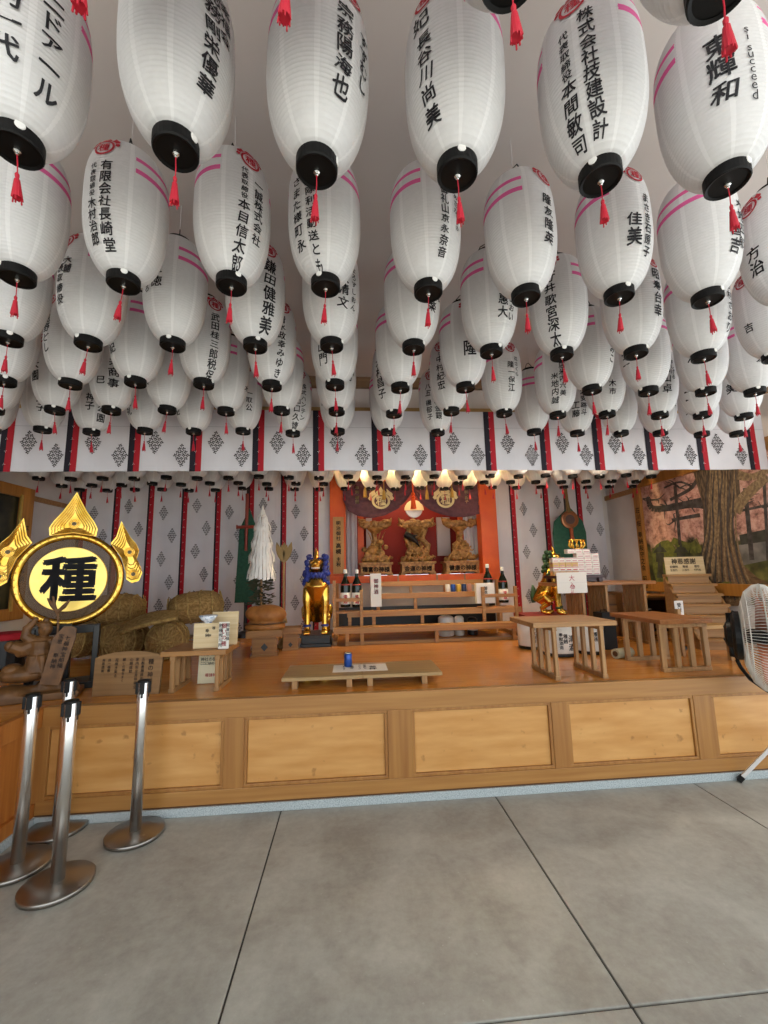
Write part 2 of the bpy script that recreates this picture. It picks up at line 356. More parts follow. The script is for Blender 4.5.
# ------------------------------------------------------------------ valance and back curtains
def leafmarks(mb, cx, cz, w, h, P, mi):
    """a diamond of sixteen little three-petalled sprigs"""
    rows = (1, 2, 3, 4, 3, 2, 1); mb.m(mi)
    for r, n in enumerate(rows):
        for k in range(n):
            x = cx+(k-(n-1)/2)*w/3.6; z = cz+(3-r)*h/6.6; s = w*.15; tw = random.uniform(-.5, .5); fl = 1 if (r+k) % 2 else -1
            for a, L in ((pi/2+tw, 1.15), (pi/2+tw+1.2, 1.0), (pi/2+tw-1.2, 1.0), (-pi/2+tw+fl*.3, .8)):
                ux, uz = cos(a), sin(a); q = []
                for t, d in ((.1, .10), (.55, .36), (1.05, 0), (.55, -.36)):
                    q.append(P(x+(ux*t*L-uz*d)*s, z+(uz*t*L+ux*d)*s))
                mb.add(q, [(0, 1, 2, 3)])
def curtain(name, label, x0, x1, z0, z1, Y, strips, motifs, wave, sw, seam=None, mw=.125, mh=.19, dk=0.):
    mb = MB()
    def yy(x, z): return Y+wave*(sin(x*11.3)+.6*sin(x*23+1.3))*(.35+.65*(z1-z)/(z1-z0))
    n = int((x1-x0)/.04); mz = 6
    for lay, th in ((0, 0), (1, .006)):
        vs = [(x0+(x1-x0)*i/n, yy(x0+(x1-x0)*i/n, z0+(z1-z0)*j/mz)+th, z0+(z1-z0)*j/mz) for j in range(mz+1) for i in range(n+1)]
        mb.m(0).add(vs, [(j*(n+1)+i, j*(n+1)+i+1, (j+1)*(n+1)+i+1, (j+1)*(n+1)+i) for j in range(mz) for i in range(n)])
    for xs_ in [v for v in strips if x0-.2 < v < x1]:
        for mi, a, c in ((2, -sw/2, -sw*dk), (1, -sw*dk, sw/2)):
            if mi == 1 or True:
                vs = [(x, yy(x, z)-.004, z) for z in [z0-.006+(z1-z0+.006)*j/8 for j in range(9)] for x in (xs_+a, xs_+(a+c)/2, xs_+c)]
                mb.m(mi).add(vs, [(3*j+i, 3*j+i+1, 3*j+i+4, 3*j+i+3) for j in range(8) for i in range(2)])
        z = z0+.06                                   # small white sprigs woven in the strip
        while z < z1:
            for k in range(3):
                a = k*2.1+z*9
                q = [(xs_+cos(a)*.004-.0, z+sin(a)*.004), (xs_+cos(a+.6)*.014, z+sin(a+.6)*.014), (xs_+cos(a+1)*.004, z+sin(a+1)*.004)]
                mb.m(4).add([(u, yy(u, w)-.006, w) for u, w in q], [(0, 1, 2)])
            z += .11
    if seam:
        vs = [(x0+(x1-x0)*i/n, yy(x0+(x1-x0)*i/n, seam+dz)-.002, seam+dz) for dz in (0, .004) for i in range(n+1)]
        mb.m(5).add(vs, [(i, i+1, n+2+i, n+1+i) for i in range(n)])
    for cx, cz in motifs: leafmarks(mb, cx, cz, mw, mh, lambda x, z: (x, yy(x, z)-.003, z), 3)
    o = mb.build(name, [M_CLOTH, M_CLOTHR, M_CLOTHK, M_MOTIF, M_WHITE, M_GREYW])
    return tag(o, label, 'curtain')
vs_ = [-3.4, -2.87, -2.35, -1.84, -1.33, -.80, -.275, .25, .78, 1.29, 1.815, 2.33, 2.85, 3.37, 3.89]
mot = []
for a in vs_[:-1]:
    mot += [(a+.165, 2.655), (a+.39, 2.54)]
curtain('valance', 'white pelmet cloth hung above the stage edge with diamond sprigs and red and navy strips', XL+.09, XR-.064, 2.405, 2.96, 3.65, vs_, mot, .006, .10, 2.80)
def backcurtain(label, x0, x1, strips, seed):
    random.seed(seed); mo = []
    for i, a in enumerate(strips[:-1]):
        for k in range(6):
            z = 2.52-k*.33-(.0 if i % 2 else .1); mo.append((a+(.31 if k % 2 else .17)+random.uniform(-.01, .01), z))
    return curtain('curtain', label, x0, x1, ZS+.03, 3.0, YB-.13, strips, mo, .014, .085, None, .12, .2, .2)
sL = [-3.80+.47*i for i in range(8)]
backcurtain('white sprigged curtain behind the straw bales, from side wall to red altar', -3.76, -.306, sL[:-0] if 0 else sL, 3)
sR = [1.96+.535*i for i in range(4)]
backcurtain('white sprigged curtain behind the gold statue with a green mane', 2.206, 3.95, sR[1:]+[4.1], 4)

# ------------------------------------------------------------------ lanterns
BH0, BH1, RM, RC = .032, .535, .141, .052
def rz(z):
    t = min(max((z-BH0)/(BH1-BH0), 0), 1); s = 2*t-1.06
    e = max(0, 1-(abs(s/1.06)**2.5 if s < 0 else abs(s/.94)**3.4))
    return RC+(RM-RC)*e**(.62 if s < 0 else .5)
def lantern_body():
    nr, n = 46, 48; mb = MB(); vs, uvs = [], []; rings = []
    for i in range(nr*3+1):
        t = i/(nr*3); z = BH0+(BH1-BH0)*(t-.015*sin(2*pi*t)); ph = i % 3
        rings.append((rz(z)-(.0027 if ph == 0 else 0), z))
    k = len(rings)
    vs = [(r*cos(2*pi*j/n-pi), r*sin(2*pi*j/n-pi), z) for r, z in rings for j in range(n+1)]
    fs = [(i*(n+1)+j, i*(n+1)+j+1, (i+1)*(n+1)+j+1, (i+1)*(n+1)+j) for i in range(k-1) for j in range(n)]
    me = bpy.data.meshes.new('paper_body'); me.from_pydata(vs, [], fs); me.materials.append(M_LAN)
    ul = me.uv_layers.new(name='UVMap')
    for p in me.polygons:
        p.use_smooth = True
        for li, vi in zip(p.loop_indices, p.vertices):
            r, z = rings[vi//(n+1)]; ul.data[li].uv = ((vi % (n+1))/n, (z-BH0)/(BH1-BH0))
    return me
ME_BODY = lantern_body()
def cap_mesh(top):
    mb = MB()
    if not top:
        mb.lathe([(.046, .004), (.053, 0), (.056, .004), (.056, .040), (.05, .042), (.046, .012)], n=32, caps=False)
        mb.lathe([(.0005, .006), (.047, .006)], n=32, caps=False)
        mb.m(2).lathe([(.0085, .006), (.0085, -.001), (.005, -.004), (.002, -.004)], n=12)
        mb.lathe([(.004, -.003), (.0045, -.008), (.002, -.010)], n=8)
        T = Matrix.Translation((-.0555, 0, .028)) @ Matrix.Rotation(-pi/2, 4, 'Y')
        mb.m(1).lathe([(.0115, 0), (.0105, .0025), (.0003, .0032)], n=14, T=T)
    else:
        mb.lathe([(.048, .52), (.056, .522), (.056, .556), (.052, .558), (.048, .53)], n=32, caps=False)
        mb.lathe([(.048, .535), (.0005, .535)], n=32, caps=False)
        mb.tube([(-.052, 0, .55), (-.03, 0, .60), (0, 0, .615), (.03, 0, .60), (.052, 0, .55)], .0025, 6)
    mb.m(3)
    if top: mb.tube([(0, 0, .613), (.004, 0, .64), (0, 0, ZC-2.58)], .0016, 6)
    o = mb.build('cap', [mat('cap_black', '0d0c0c', .55, spec=.2), M_WHITE, M_STEEL, mat('pale_line', 'c9c1bd', .8)], smooth=False); me = o.data; bpy.data.objects.remove(o); return me
ME_BC, ME_TC = cap_mesh(0), cap_mesh(1)
def tassel_mesh():
    mb = MB(); mb.tube([(0, 0, -.006), (.001, 0, -.03), (0, .001, -.052)], .0014, 5)
    mb.lathe([(.002, -.050), (.0045, -.054), (.0042, -.06), (.003, -.062), (.0055, -.068), (.0085, -.09), (.010, -.108), (.0005, -.107)], n=12)
    for k in range(10):
        a = k*.63; mb.tube([(.004*cos(a), .004*sin(a), -.066), (.0098*cos(a), .0098*sin(a), -.109-.004*(k % 3))], .0016, 4)
    o = mb.build('tassel', M_RED); me = o.data; bpy.data.objects.remove(o); return me
ME_TAS = tassel_mesh()
def crest2d(bold=.02):
    """round crest holding one character with a flaming three-pointed top"""
    V, Fc = [], []
    def ring(r0, r1, n=28):
        o = len(V)
        for j in range(n):
            a = 2*pi*j/n; V.append((r0*cos(a), r0*sin(a))); V.append((r1*cos(a), r1*sin(a)))
        for j in range(n):
            k = (j+1) % n; Fc.append((o+2*j, o+2*j+1, o+2*k+1, o+2*k))
    def poly(p):
        o = len(V); V.extend(p); Fc.append(tuple(range(o, o+len(p))))
    ring(.029, .0365)
    poly([(-.017, .036), (-.019, .044), (-.008, .052), (0, .068), (.008, .052), (.019, .044), (.017, .036), (0, .041)])
    for s in (-1, 1):
        poly([(s*.02, .034), (s*.026, .045), (s*.024, .058), (s*.034, .046), (s*.046, .036), (s*.047, .026), (s*.037, .02), (s*.032, .026)][::s])
        poly([(s*.037, .018), (s*.047, .022), (s*.052, .012), (s*.045, .004), (s*.038, .008)][::s])
    g = write([('種', 0, .021, 1)], .042, bold=bold)
    o = len(V); V += g[0]; Fc += [tuple(i+o for i in f) for f in g[1]]
    return V, Fc
CREST = crest2d()
def wrap(VF, th, name, M, zc=0):
    vs = []
    for x, y in VF[0]:
        z = y+zc; r = rz(z); a = th+x/max(r, .1); q = rz(z)+.0022; vs.append((q*cos(a), q*sin(a), z))
    me = bpy.data.meshes.new(name); me.from_pydata(vs, [], VF[1]); me.materials.append(M); return me
ORD = ['', 'first', 'second', 'third', 'fourth', 'fifth', 'sixth', 'seventh', 'eighth', 'ninth', 'tenth', 'eleventh', 'twelfth', 'thirteenth', 'fourteenth', 'fifteenth', 'sixteenth', 'seventeenth', 'eighteenth', 'nineteenth', 'twentieth', 'twenty-first', 'twenty-second', 'twenty-third']
def addmesh(name, me, parent, rzt=0):
    o = bpy.data.objects.new(name, me); COL.objects.link(o); o.parent = parent; o.rotation_euler.z = rzt; return o
def lantern(x, y, z, label, group, face, text=None, crest=True, tilt=.02):
    t = thing('paper_lantern', label, 'lantern', (x, y, z), 0, group)
    t.rotation_euler = (random.uniform(-tilt, tilt), random.uniform(-tilt, tilt), 0)
    addmesh('paper_body', ME_BODY, t, face); addmesh('bottom_cap', ME_BC, t, face+pi+random.uniform(-.6, .6)+.3)
    addmesh('top_cap', ME_TC, t, random.uniform(0, 3)); ta = addmesh('tassel', ME_TAS, t); ta.scale = (1.1, 1.1, 1.22); ta.rotation_euler = (random.uniform(-.08, .08), random.uniform(-.08, .08), 0)
    if crest: addmesh('crest', wrap(CREST, face, 'crest', M_CREST, .445), t)
    if text: addmesh('lettering', wrap(write(text, .05, bold=.018, jit=.1), face, 'lettering', M_INK), t)
    return t
XC = [-2.62, -2.27, -1.92, -1.555, -1.2, -.825, -.445, -.085, .315, .71, 1.10, 1.49, 1.87, 2.265, 2.59, 2.945, 3.28]
ROWS = [('F', 3.19, 1, 0, 16, [10]), ('E', 2.77, 2, 1, 15, []), ('D', 2.36, 3, 2, 14, [10]), ('C', 1.93, 4, 3, 13, []), ('B', 1.49, 5, 4, 12, []), ('A', .99, 6, 5, 10, []), ('Z', .597, 7, 6, 9, [])]
def two(a, b=None, s1=1., s2=.62, y0=.385, x1=None):
    r = [(a, (-.0 if not b else -.03) if x1 is None else x1, y0, s1)]
    if b: r.append((b, .035, y0+.0, s2))
    return r
def lr(main, small=None, right=False, s1=1., s2=.6, y0=.385):
    """main column, a smaller column to its left (or right)"""
    if not small: return [(main, 0, y0, s1)]
    return [(main, -.02 if right else .026, y0, s1), (small, .036 if right else -.03, y0-.01, s2)]
TXT = {  # row: column index -> (sideways turn of the writing as seen, lines)
 'A': {5: (.02, [('村一代', -.045, .31, 1.2), ('ニドアール', .04, .36, 1.05)]), 6: (.5, [('総務剛栄優華', 0, .40, .95), ('楽福会', .04, .40, .8)]),
       7: (.62, [('宗務陽海也', -.025, .38, 1.0), ('鉄花野菜', -.02, .40, .01), ('すずむし', .045, .36, .85)]), 8: (-.5, [('妃', -.01, .40, 1.15), ('長谷川尚美', .0, .325, .95)]),
       9: (-.15, [('株式会社技建設計', .028, .40, .82), ('代表取締役', -.03, .37, .55), ('本間敏司', -.03, .22, .85)]), 10: (.3, [('東輝和', -.015, .345, 1.3)])},
 'B': {4: (-.85, [('木田信道', 0, .38, 1.1)]), 5: (-.62, [('有限会社長崎堂', .02, .385, .86), ('代表取締役', -.028, .38, .5), ('木村治郎', -.028, .24, .72)]), 6: (.42, [('一誠株式会社', .032, .38, .8), ('代表取締役', -.025, .40, .5), ('本目信太郎', -.025, .265, .9)]),
       7: (-.55, [('勧進隊利活動送とも', .028, .40, .78), ('さまた様町永', -.03, .38, .9)]), 8: (.66, [('御礼山京永奈音', -.02, .36, .75), ('あさか', .04, .36, .6), ('まさか', .05, .28, .5)]), 9: (.82, [('隆友隆英', -.01, .36, 1.0)]), 10: (.72, [('佳美', -.03, .27, 1.25), ('まさき石原子', .03, .36, .8)]), 11: (.9, [('国吉', -.02, .24, 1.1), ('大地四郎', .02, .36, 1.)]), 12: (-.6, [('方治', 0, .26, 1.2)])},
 'C': {3: (-.5, [('水野', 0, .3, 1)]), 4: (-.85, [('代表取締役', -.01, .38, .9), ('大輔', .03, .36, .8)]), 5: (-.7, [('隆徳', .02, .34, 1.2), ('松地ころ', -.03, .35, .7)]), 6: (.45, [('鎌田健雅美', 0, .39, 1.3)]), 7: (.55, [('大清文', -.02, .32, 1.15), ('よろずしおん', .04, .37, .7)]), 8: (.82, [('楽', -.02, .2, 1.1), ('かな', .03, .3, .8)]), 9: (.62, [('本惠大', -.02, .30, 1.1), ('木木あおい', .03, .32, .75)]), 10: (-.22, [('行井歌宮深太', 0, .40, 1.15)]), 11: (.85, [('昭寿台幸', 0, .40, 1.2)]), 12: (.95, [('西村さおり', 0, .36, 1)]), 13: (-.6, [('吉', 0, .2, 1)])},
 'D': {2: (.3, [('田中', 0, .3, 1)]), 3: (-.88, [('遠野どし', 0, .36, 1.0)]), 4: (-.9, [('明記', 0, .26, 1.2)]), 5: (.35, [('武田桂三郎税保', 0, .39, 1.0)]), 6: (.5, [('清水政幸みゆき', -.02, .39, .95)]), 7: (-.4, [('山門', -.02, .22, 1.2), ('門', .05, .24, 1.)]), 8: (.75, [('杉', -.02, .3, 1), ('かけ', .02, .27, .9)]), 9: (.3, [('隆', 0, .24, 1.6)]), 11: (.9, [('えみこ', 0, .3, 1)]), 12: (-.62, [('昭二', -.02, .3, 1.2)]), 13: (-.1, [('治', -.02, .26, 1.5)]), 14: (.4, [('本', 0, .2, 1)])},
 'E': {1: (.2, [('国', 0, .2, 1.)]), 2: (-.85, [('大園', 0, .3, 1.3)]), 3: (-.25, [('三共商事', .03, .40, 1.3), ('巳', -.04, .2, 1.2)]), 4: (-.95, [('八代', 0, .25, 1)]), 5: (.92, [('木', 0, .2, 1)]), 6: (-.1, [('春', 0, .22, 1.2)]), 7: (.6, [('門', 0, .25, 1.2), ('地和', .03, .34, 1)]), 8: (-.62, [('木村昌子', 0, .38, 1.35)]), 9: (-.45, [('中村紀宏', 0, .38, 1.15), ('八五', -.0, .44, .6), ('児', .045, .25, .8)]), 10: (.55, [('隆一保江', -.01, .34, 1.0), ('花さくら', .035, .38, .7)]), 11: (.2, [('米地内誠', -.03, .28, 1.0), ('花店米内六美', .02, .40, .9)]), 12: (.4, [('木市', 0, .22, 1.0)]), 13: (.55, [('杉内山卓', -.01, .42, 1.35), ('ましげる', .04, .38, .7)]), 14: (-.4, [('二', 0, .2, 1.8)]), 15: (-.3, [('美', 0, .25, 1.4)])},
 'F': {0: (.5, [('子', 0, .2, 1)]), 1: (-.15, [('久子', 0, .24, 1.2)]), 2: (.05, [('神子', -.03, .27, 1.2), ('公園', .045, .2, 1.2)]), 3: (-.85, [('大礼', 0, .22, 1.1)]), 4: (-.9, [('西紀', 0, .22, 1)]), 5: (0, [('修所', -.04, .26, 1.0), ('一取公', .04, .30, 1.)]), 6: (.35, [('山口久靖', -.02, .26, 1.1), ('株式ハンテン', .03, .38, .9)]), 7: (-.8, [('花屋', 0, .3, 1)]), 8: (.3, [('エ', 0, .2, 1)]), 9: (-.3, [('八五 磯郁子', -.02, .38, 1.0), ('松金銀', .05, .25, 1)]), 11: (.9, [('月', 0, .25, 1)]), 12: (.25, [('工藤', -.03, .24, 1.2), ('木安路斗', .03, .34, 1.)]), 13: (-.1, [('大倉', 0, .3, 1.2)]), 14: (.85, [('久松', 0, .3, 1)]), 15: (-.45, [('矢', 0, .24, 1.3)]), 16: (.3, [('関', 0, .2, 1)])},
}
LOOK = {('A', 10): 'with three large black characters', ('A', 8): 'with one character above a long column',
        ('A', 9): 'with two full columns of black characters', ('D', 9): 'with one single large black character', ('E', 3): 'with four bold spaced characters', ('C', 6): 'with one column of five bold characters'}
for row, Y, ordn, c0, c1, miss in ROWS:
    cols = [c for c in range(c0, c1+1) if c not in miss]
    for k, c in enumerate(cols):
        x = XC[c]; n = len(cols)
        if row == 'Z': x = XC[c]+(.0 if c < 8 else -.0)
        side, idx = ('straw bale', k+1) if k < n/2 else ('tree mural', n-k)
        lab = 'white paper lantern, %s row in front of the pelmet, %s from the %s side' % (ORD[ordn], ORD[idx], side)
        s, tx = TXT.get(row, {}).get(c, (random.uniform(-.9, .9), [('奉納', 0, .36, 1)]))
        if (row, c) in LOOK: lab = 'white paper lantern %s, %s row before the pelmet' % (LOOK[(row, c)], ORD[ordn])
        if row == 'Z': tx = None
        random.seed(ordn*100+c)
        fc = atan2(-Y, -x)+asin(s)
        L_ = lantern(x+random.uniform(-.012, .012), Y+random.uniform(-.012, .012), 2.58+random.uniform(-.008, .008), lab, 'paper lanterns in rows under the ceiling', fc, tx)
        if (row, c) == ('A', 10):
            VF = write([('si succeed', .050, .345, 1)], .034, bold=.004, pitch=.62)     # small letters stacked down the side
            addmesh('lettering', wrap(VF, fc, 'lettering', M_INK), L_)
INX = [[-3.37+.335*k for k in range(22)], [-3.34+.335*k for k in range(22)], [-3.34+.328*k for k in range(23)]]
for r, (Y, xs_) in enumerate(zip((4.73, 5.06, 5.39), INX)):
    xs_ = [x for x in xs_ if x < 3.9]
    for k, x in enumerate(xs_):
        n = len(xs_); side, idx = ('straw bale', k+1) if k < n/2 else ('tree mural', n-k)
        random.seed(500+r*40+k)
        t = lantern(x+random.uniform(-.006, .006), Y+random.uniform(-.006, .006), 2.575+random.uniform(-.012, .012), 'white lantern behind the pelmet, %s row over the stage, %s from %s side' % (ORD[r+1], ORD[idx], side),
                'lanterns over the stage behind the pelmet', random.uniform(-3, 3), None, False, .006)
        for ch in t.children:
            if ch.name.startswith('top_cap'): ch.scale.z = .985
#@@PART2
# ------------------------------------------------------------------ barrier posts
def post(x, y, label):
    t = thing('barrier_post', label, 'barrier post', (x, y, 0), 0, 'steel barrier posts by the stage corner')
    MB().lathe([(.148, .002), (.158, .006), (.159, .022), (.154, .027), (.03, .034), (.001, .034)], n=48).build('base', M_STEELB, t, world=False, bevel=0, smooth=True)
    MB().lathe([(.0315, .03), (.0315, .865), (.03, .868)], n=32).build('pole', M_STEEL, t, world=False, smooth=True)
    h = MB().lathe([(.0335, .862), (.034, .872), (.03, .878), (.001, .879)], n=32)
    for k in range(4):
        a = k*pi/2+.25
        T = Matrix.Rotation(a, 4, 'Z'); h.box(.028, .042, -.013, .013, .80, .866, T); h.box(.029, .0345, -.006, .006, .775, .81, T)
    h.build('belt_head', M_BLACKP, t, world=False, bevel=.003)
post(-1.775, 2.61, 'steel barrier post cut by the picture edge, in front of the stage wing')
post(-1.465, 2.44, 'steel barrier post standing closest to the camera on the concrete')
post(-1.285, 2.83, 'steel barrier post standing apart, in front of the carved text board')
post(-1.79, 2.945, 'steel barrier post mostly hidden behind another post')

# ------------------------------------------------------------------ standing gold crest
R0 = .36
c0 = PY(70, 579, 3.5)
t = thing('crest_ornament', 'gold ring ornament with a black character on a gold disc and pointed finials', 'ornament', (c0.x, c0.y, ZS), radians(22))
zc = c0.z-ZS
def ringmesh(r, w, z, th, n=64):
    mb = MB(); vs = []
    for j in range(n):
        a = 2*pi*j/n
        for k in range(8):
            b_ = 2*pi*k/8; q = r+cos(b_)*w; vs.append((q*cos(a), sin(b_)*th, z+q*sin(a)))
    return mb.add(vs, [(j*8+k, j*8+(k+1) % 8, ((j+1) % n)*8+(k+1) % 8, ((j+1) % n)*8+k) for j in range(n) for k in range(8)])
rg = ringmesh(R0*.93, R0*.075, zc, .02)
for j in range(40):
    a = 2*pi*j/40; rg.ball((R0*.93*cos(a), -.02, zc+R0*.93*sin(a)), .006, 6)
rg.build('ring', M_GOLD, t, world=False, smooth=True)
gz = bpy.data.materials.new('dark_gauze'); gz.use_nodes = True; nt = gz.node_tree
tr = nt.nodes.new('ShaderNodeBsdfTransparent'); df = nt.nodes.new('ShaderNodeBsdfDiffuse'); df.inputs[0].default_value = lin('6e5c4c'); mx = nt.nodes.new('ShaderNodeMixShader'); mx.inputs[0].default_value = .5
nt.links.new(tr.outputs[0], mx.inputs[1]); nt.links.new(df.outputs[0], mx.inputs[2]); nt.links.new(mx.outputs[0], nt.nodes['Material Output'].inputs[0])
RX = Matrix.Translation((0, 0, zc)) @ Matrix.Rotation(pi/2, 4, 'X')
MB().lathe([(.001, -.004), (R0*.88, -.004), (R0*.88, .0), (.001, .0)], n=64, T=RX, caps=False).build('gauze_panel', gz, t, world=False)
MB().lathe([(.001, .018), (R0*.68, .018), (R0*.69, .014), (R0*.69, -.008), (.001, -.008)], n=64, T=RX, caps=False).build('gold_disc', M_GOLDP, t, world=False)
g = MB(); flatmarks(g, write([('種', 0, R0*.51, 1)], R0*1.02, bold=.03), (0, -.0205, zc), (1, 0, 0), (0, 0, 1)); g.build('character', M_INK, t, world=False)
def plate(poly, holes):
    mb = MB(); mb.prism([(x*R0, zc+y*R0) for x, y in poly], .022, Matrix.Translation((0, -.011, 0)))
    hx, hy = holes[0]
    for s in (.9, .78, .66, .54, .42):
        pts = [((hx+(x-hx)*s)*R0, -.013, zc+(hy+(y-hy)*s)*R0) for x, y in poly]; mb.tube(pts+pts[:2], .0045, 6)
    for hx, hy in holes:
        for r in (.05, .075, .1): mb.tube([((hx+cos(a*.3927)*r)*R0, -.014, zc+(hy+sin(a*.3927)*r)*R0) for a in range(18)], .004, 6)
        mb.m(1).lathe([(.001, .0), (.045*R0, .0), (.045*R0, .004), (.001, .004)], n=14, T=Matrix.Translation((hx*R0, -.0135, zc+hy*R0)) @ Matrix.Rotation(pi/2, 4, 'X'), caps=False).m(0)
    return mb
topp = [(-.42, .93), (-.44, 1.1), (-.37, 1.25), (-.22, 1.47), (-.1, 1.70), (0, 1.92), (.1, 1.70), (.22, 1.47), (.37, 1.25), (.44, 1.1), (.42, .93), (0, 1.0)]
M_HOLE = mat('hole_shade', '6b5c48', .8)
plate(topp, [(0, 1.2)]).build('top_finial', [M_GOLD, M_HOLE], t, world=False, smooth=False)
ear = [(.70, .78), (.80, .93), (.84, 1.12), (.88, 1.30), (.97, 1.12), (1.08, .92), (1.2, .78), (1.27, .62), (1.23, .42), (1.30, .28), (1.36, .1), (1.30, -.08), (1.16, -.12), (1.05, -.04), (1.02, .15), (.93, .45)]
for s in (1, -1): plate([(s*x, y) for x, y in ear][::s], [(s*1.08, .58), (s*1.18, .08)]).build('side_finial', [M_GOLD, M_HOLE], t, world=False)
MB().box(-.04, .04, -.02, .05, .04, zc-R0*.95).box(-.22, .22, -.10, .14, 0, .05).box(-.22, -.18, -.03, .06, .04, .45).box(.18, .22, -.03, .06, .04, .45).box(-.22, .22, -.02, .05, .40, .46).build('stand', M_BLACK, t, world=False, bevel=.004)

# ------------------------------------------------------------------ carved figure in a boat
c = PZ(36, 699, ZS)
t = thing('carved_figure', 'brown wooden carving of a robed figure with raised arm standing in a boat', 'carving', (c.x, c.y, ZS), radians(20))
b = MB(); S = .0064
def P8(px, py, d=0): return ((px-40)*S*.95, d, (697-py)*S)
b.ball(P8(27, 670), (.155, .085, .055), 14); b.ball(P8(50, 663), (.08, .07, .035), 12); b.ball(P8(16, 664), (.06, .06, .04), 12)
b.tube([P8(40, 668), P8(40, 655), P8(40, 645), P8(40, 636)], [.085, .075, .06, .065], 14)
b.tube([P8(33, 672, -.05), P8(36, 650, -.06)], .025, 8); b.tube([P8(46, 672, -.05), P8(44, 650, -.06)], .025, 8)
b.ball(P8(40, 638), (.075, .05, .05), 12); b.tube([P8(42, 634), P8(43, 630)], .024, 8); b.ball(P8(43, 624), (.042, .044, .05), 14)
b.ball(P8(43, 624.5, -.042), (.008, .012, .012), 8); b.ball(P8(41.5, 618.5, .005), (.046, .046, .024), 10); b.ball(P8(43, 614), (.02, .02, .02), 8)
b.tube([P8(33, 636), P8(25, 630), P8(26, 622), P8(32, 615)], [.04, .034, .028, .02], 10); b.ball(P8(33, 613), (.02, .022, .02), 8)
b.tube([P8(33, 640), P8(24, 644), P8(14, 640)], [.05, .05, .042], 10); b.ball(P8(12, 640), (.034, .03, .036), 10); b.tube([P8(28, 644), P8(18, 648)], [.05, .03], 10)
b.tube([P8(47, 637), P8(52, 640), P8(53, 648)], [.04, .034, .022], 10)
b.build('figure', W_CARVED, t, world=False, mods=remesh(.0045, 2))
b = MB()
for k in range(9):
    x = 2+k*8.5; b.tube([P8(x-5, 696-2*(k % 2)), P8(x, 688-3*(k % 3)), P8(x+6, 686), P8(x+9, 693)], [.03, .035, .028, .012], 8)
b.box(*[v*1 for v in (-.28, .26, -.1, .1, 0, .05)]); b.ball(P8(16, 688), (.14, .1, .05), 12)
b.build('wave_base', W_CARVED, t, world=False, mods=remesh(.009, 4))
b = MB(); T = Matrix.Translation(P8(61, 652, -.09)) @ Matrix.Rotation(.18, 4, 'Y')
b.prism([(-.062, -.19), (.05, -.19), (.066, .13), (.055, .19), (.03, .205), (-.02, .2), (-.062, .12)], .022, T)
V = write([('七福神宝船福', .022, .14, 1), ('奉納神', -.018, .02, 1), ('宝恵', -.018, .15, 1)], .034, bold=.02)
V2 = ([tuple((T @ Vector((x, -.0015, z))).xz) for x, z in V[0]], V[1])
b.m(1).add([T @ Vector((x, -.0015, z)) for x, z in V[0]], V[1]); b.m(0)
b.build('text_plaque', [W_CARVED, M_INKB], t, world=False)
MB().tube([P8(56, 697), P8(57, 660), P8(54, 612), P8(47, 588)], .008, 8).tube([P8(53, 606), P8(59, 600), P8(64, 593)], [.012, .016, .006], 8).tube([P8(53, 606), P8(47, 598), P8(42, 590)], [.012, .014, .006], 8).build('oar', W_CARVED, t, world=False, mods=remesh(.005, 2))

# black tub with red lid by the left picture, and lacquer stand parts
c = PZ(4, 668, ZS)
t = thing('lacquer_tub', 'black lacquered tub with a red lid under the dark framed picture', 'tub', (c.x, c.y, ZS))
MB().lathe([(.14, 0), (.15, .02), (.155, .26), (.15, .27)], n=28).build('tub', M_BLACK, t, world=False, smooth=False)
MB().lathe([(.165, .265), (.17, .275), (.17, .31), (.15, .325), (.001, .327)], n=28).build('lid', M_CLOTHR, t, world=False)

# arched board with carved text
c = PZ(125, 695.5, ZS)
t = thing('text_board', 'low wooden board with an arched top and columns of brown writing', 'sign', (c.x, c.y, ZS), 0)
T = Matrix.Rotation(-.1, 4, 'X')
MB().prism([(-.225, 0), (.225, 0), (.232, .255), (.19, .275), (.1, .292), (0, .298), (-.1, .292), (-.19, .275), (-.232, .255)], .025, T).build('board', wood('board_wood', '7d5a33', '916c40', 'x', .55, 6), t, world=False, bevel=.004)
V = write([('種の神様', .155, .24, 1.5), ('五穀豊穣商売繁盛', .10, .25, .9), ('家内安全身体健全', .06, .25, .9), ('心願成就', .02, .25, .9), ('願いの種をまく', -.03, .25, .8), ('花咲き実る', -.08, .25, .9), ('拝一福種', -.13, .25, .8), ('神恩感謝', -.17, .25, .8)], .027, bold=.015)
MB().add([T @ Vector((x, -.002, z)) for x, z in V[0]], V[1]).build('lettering', M_INKB, t, world=False)
MB().box(-.12, .12, .02, .14, 0, .02).bar((0, .13, .01), (0, .035, .2), .03).build('prop', W_DARK, t, world=False)

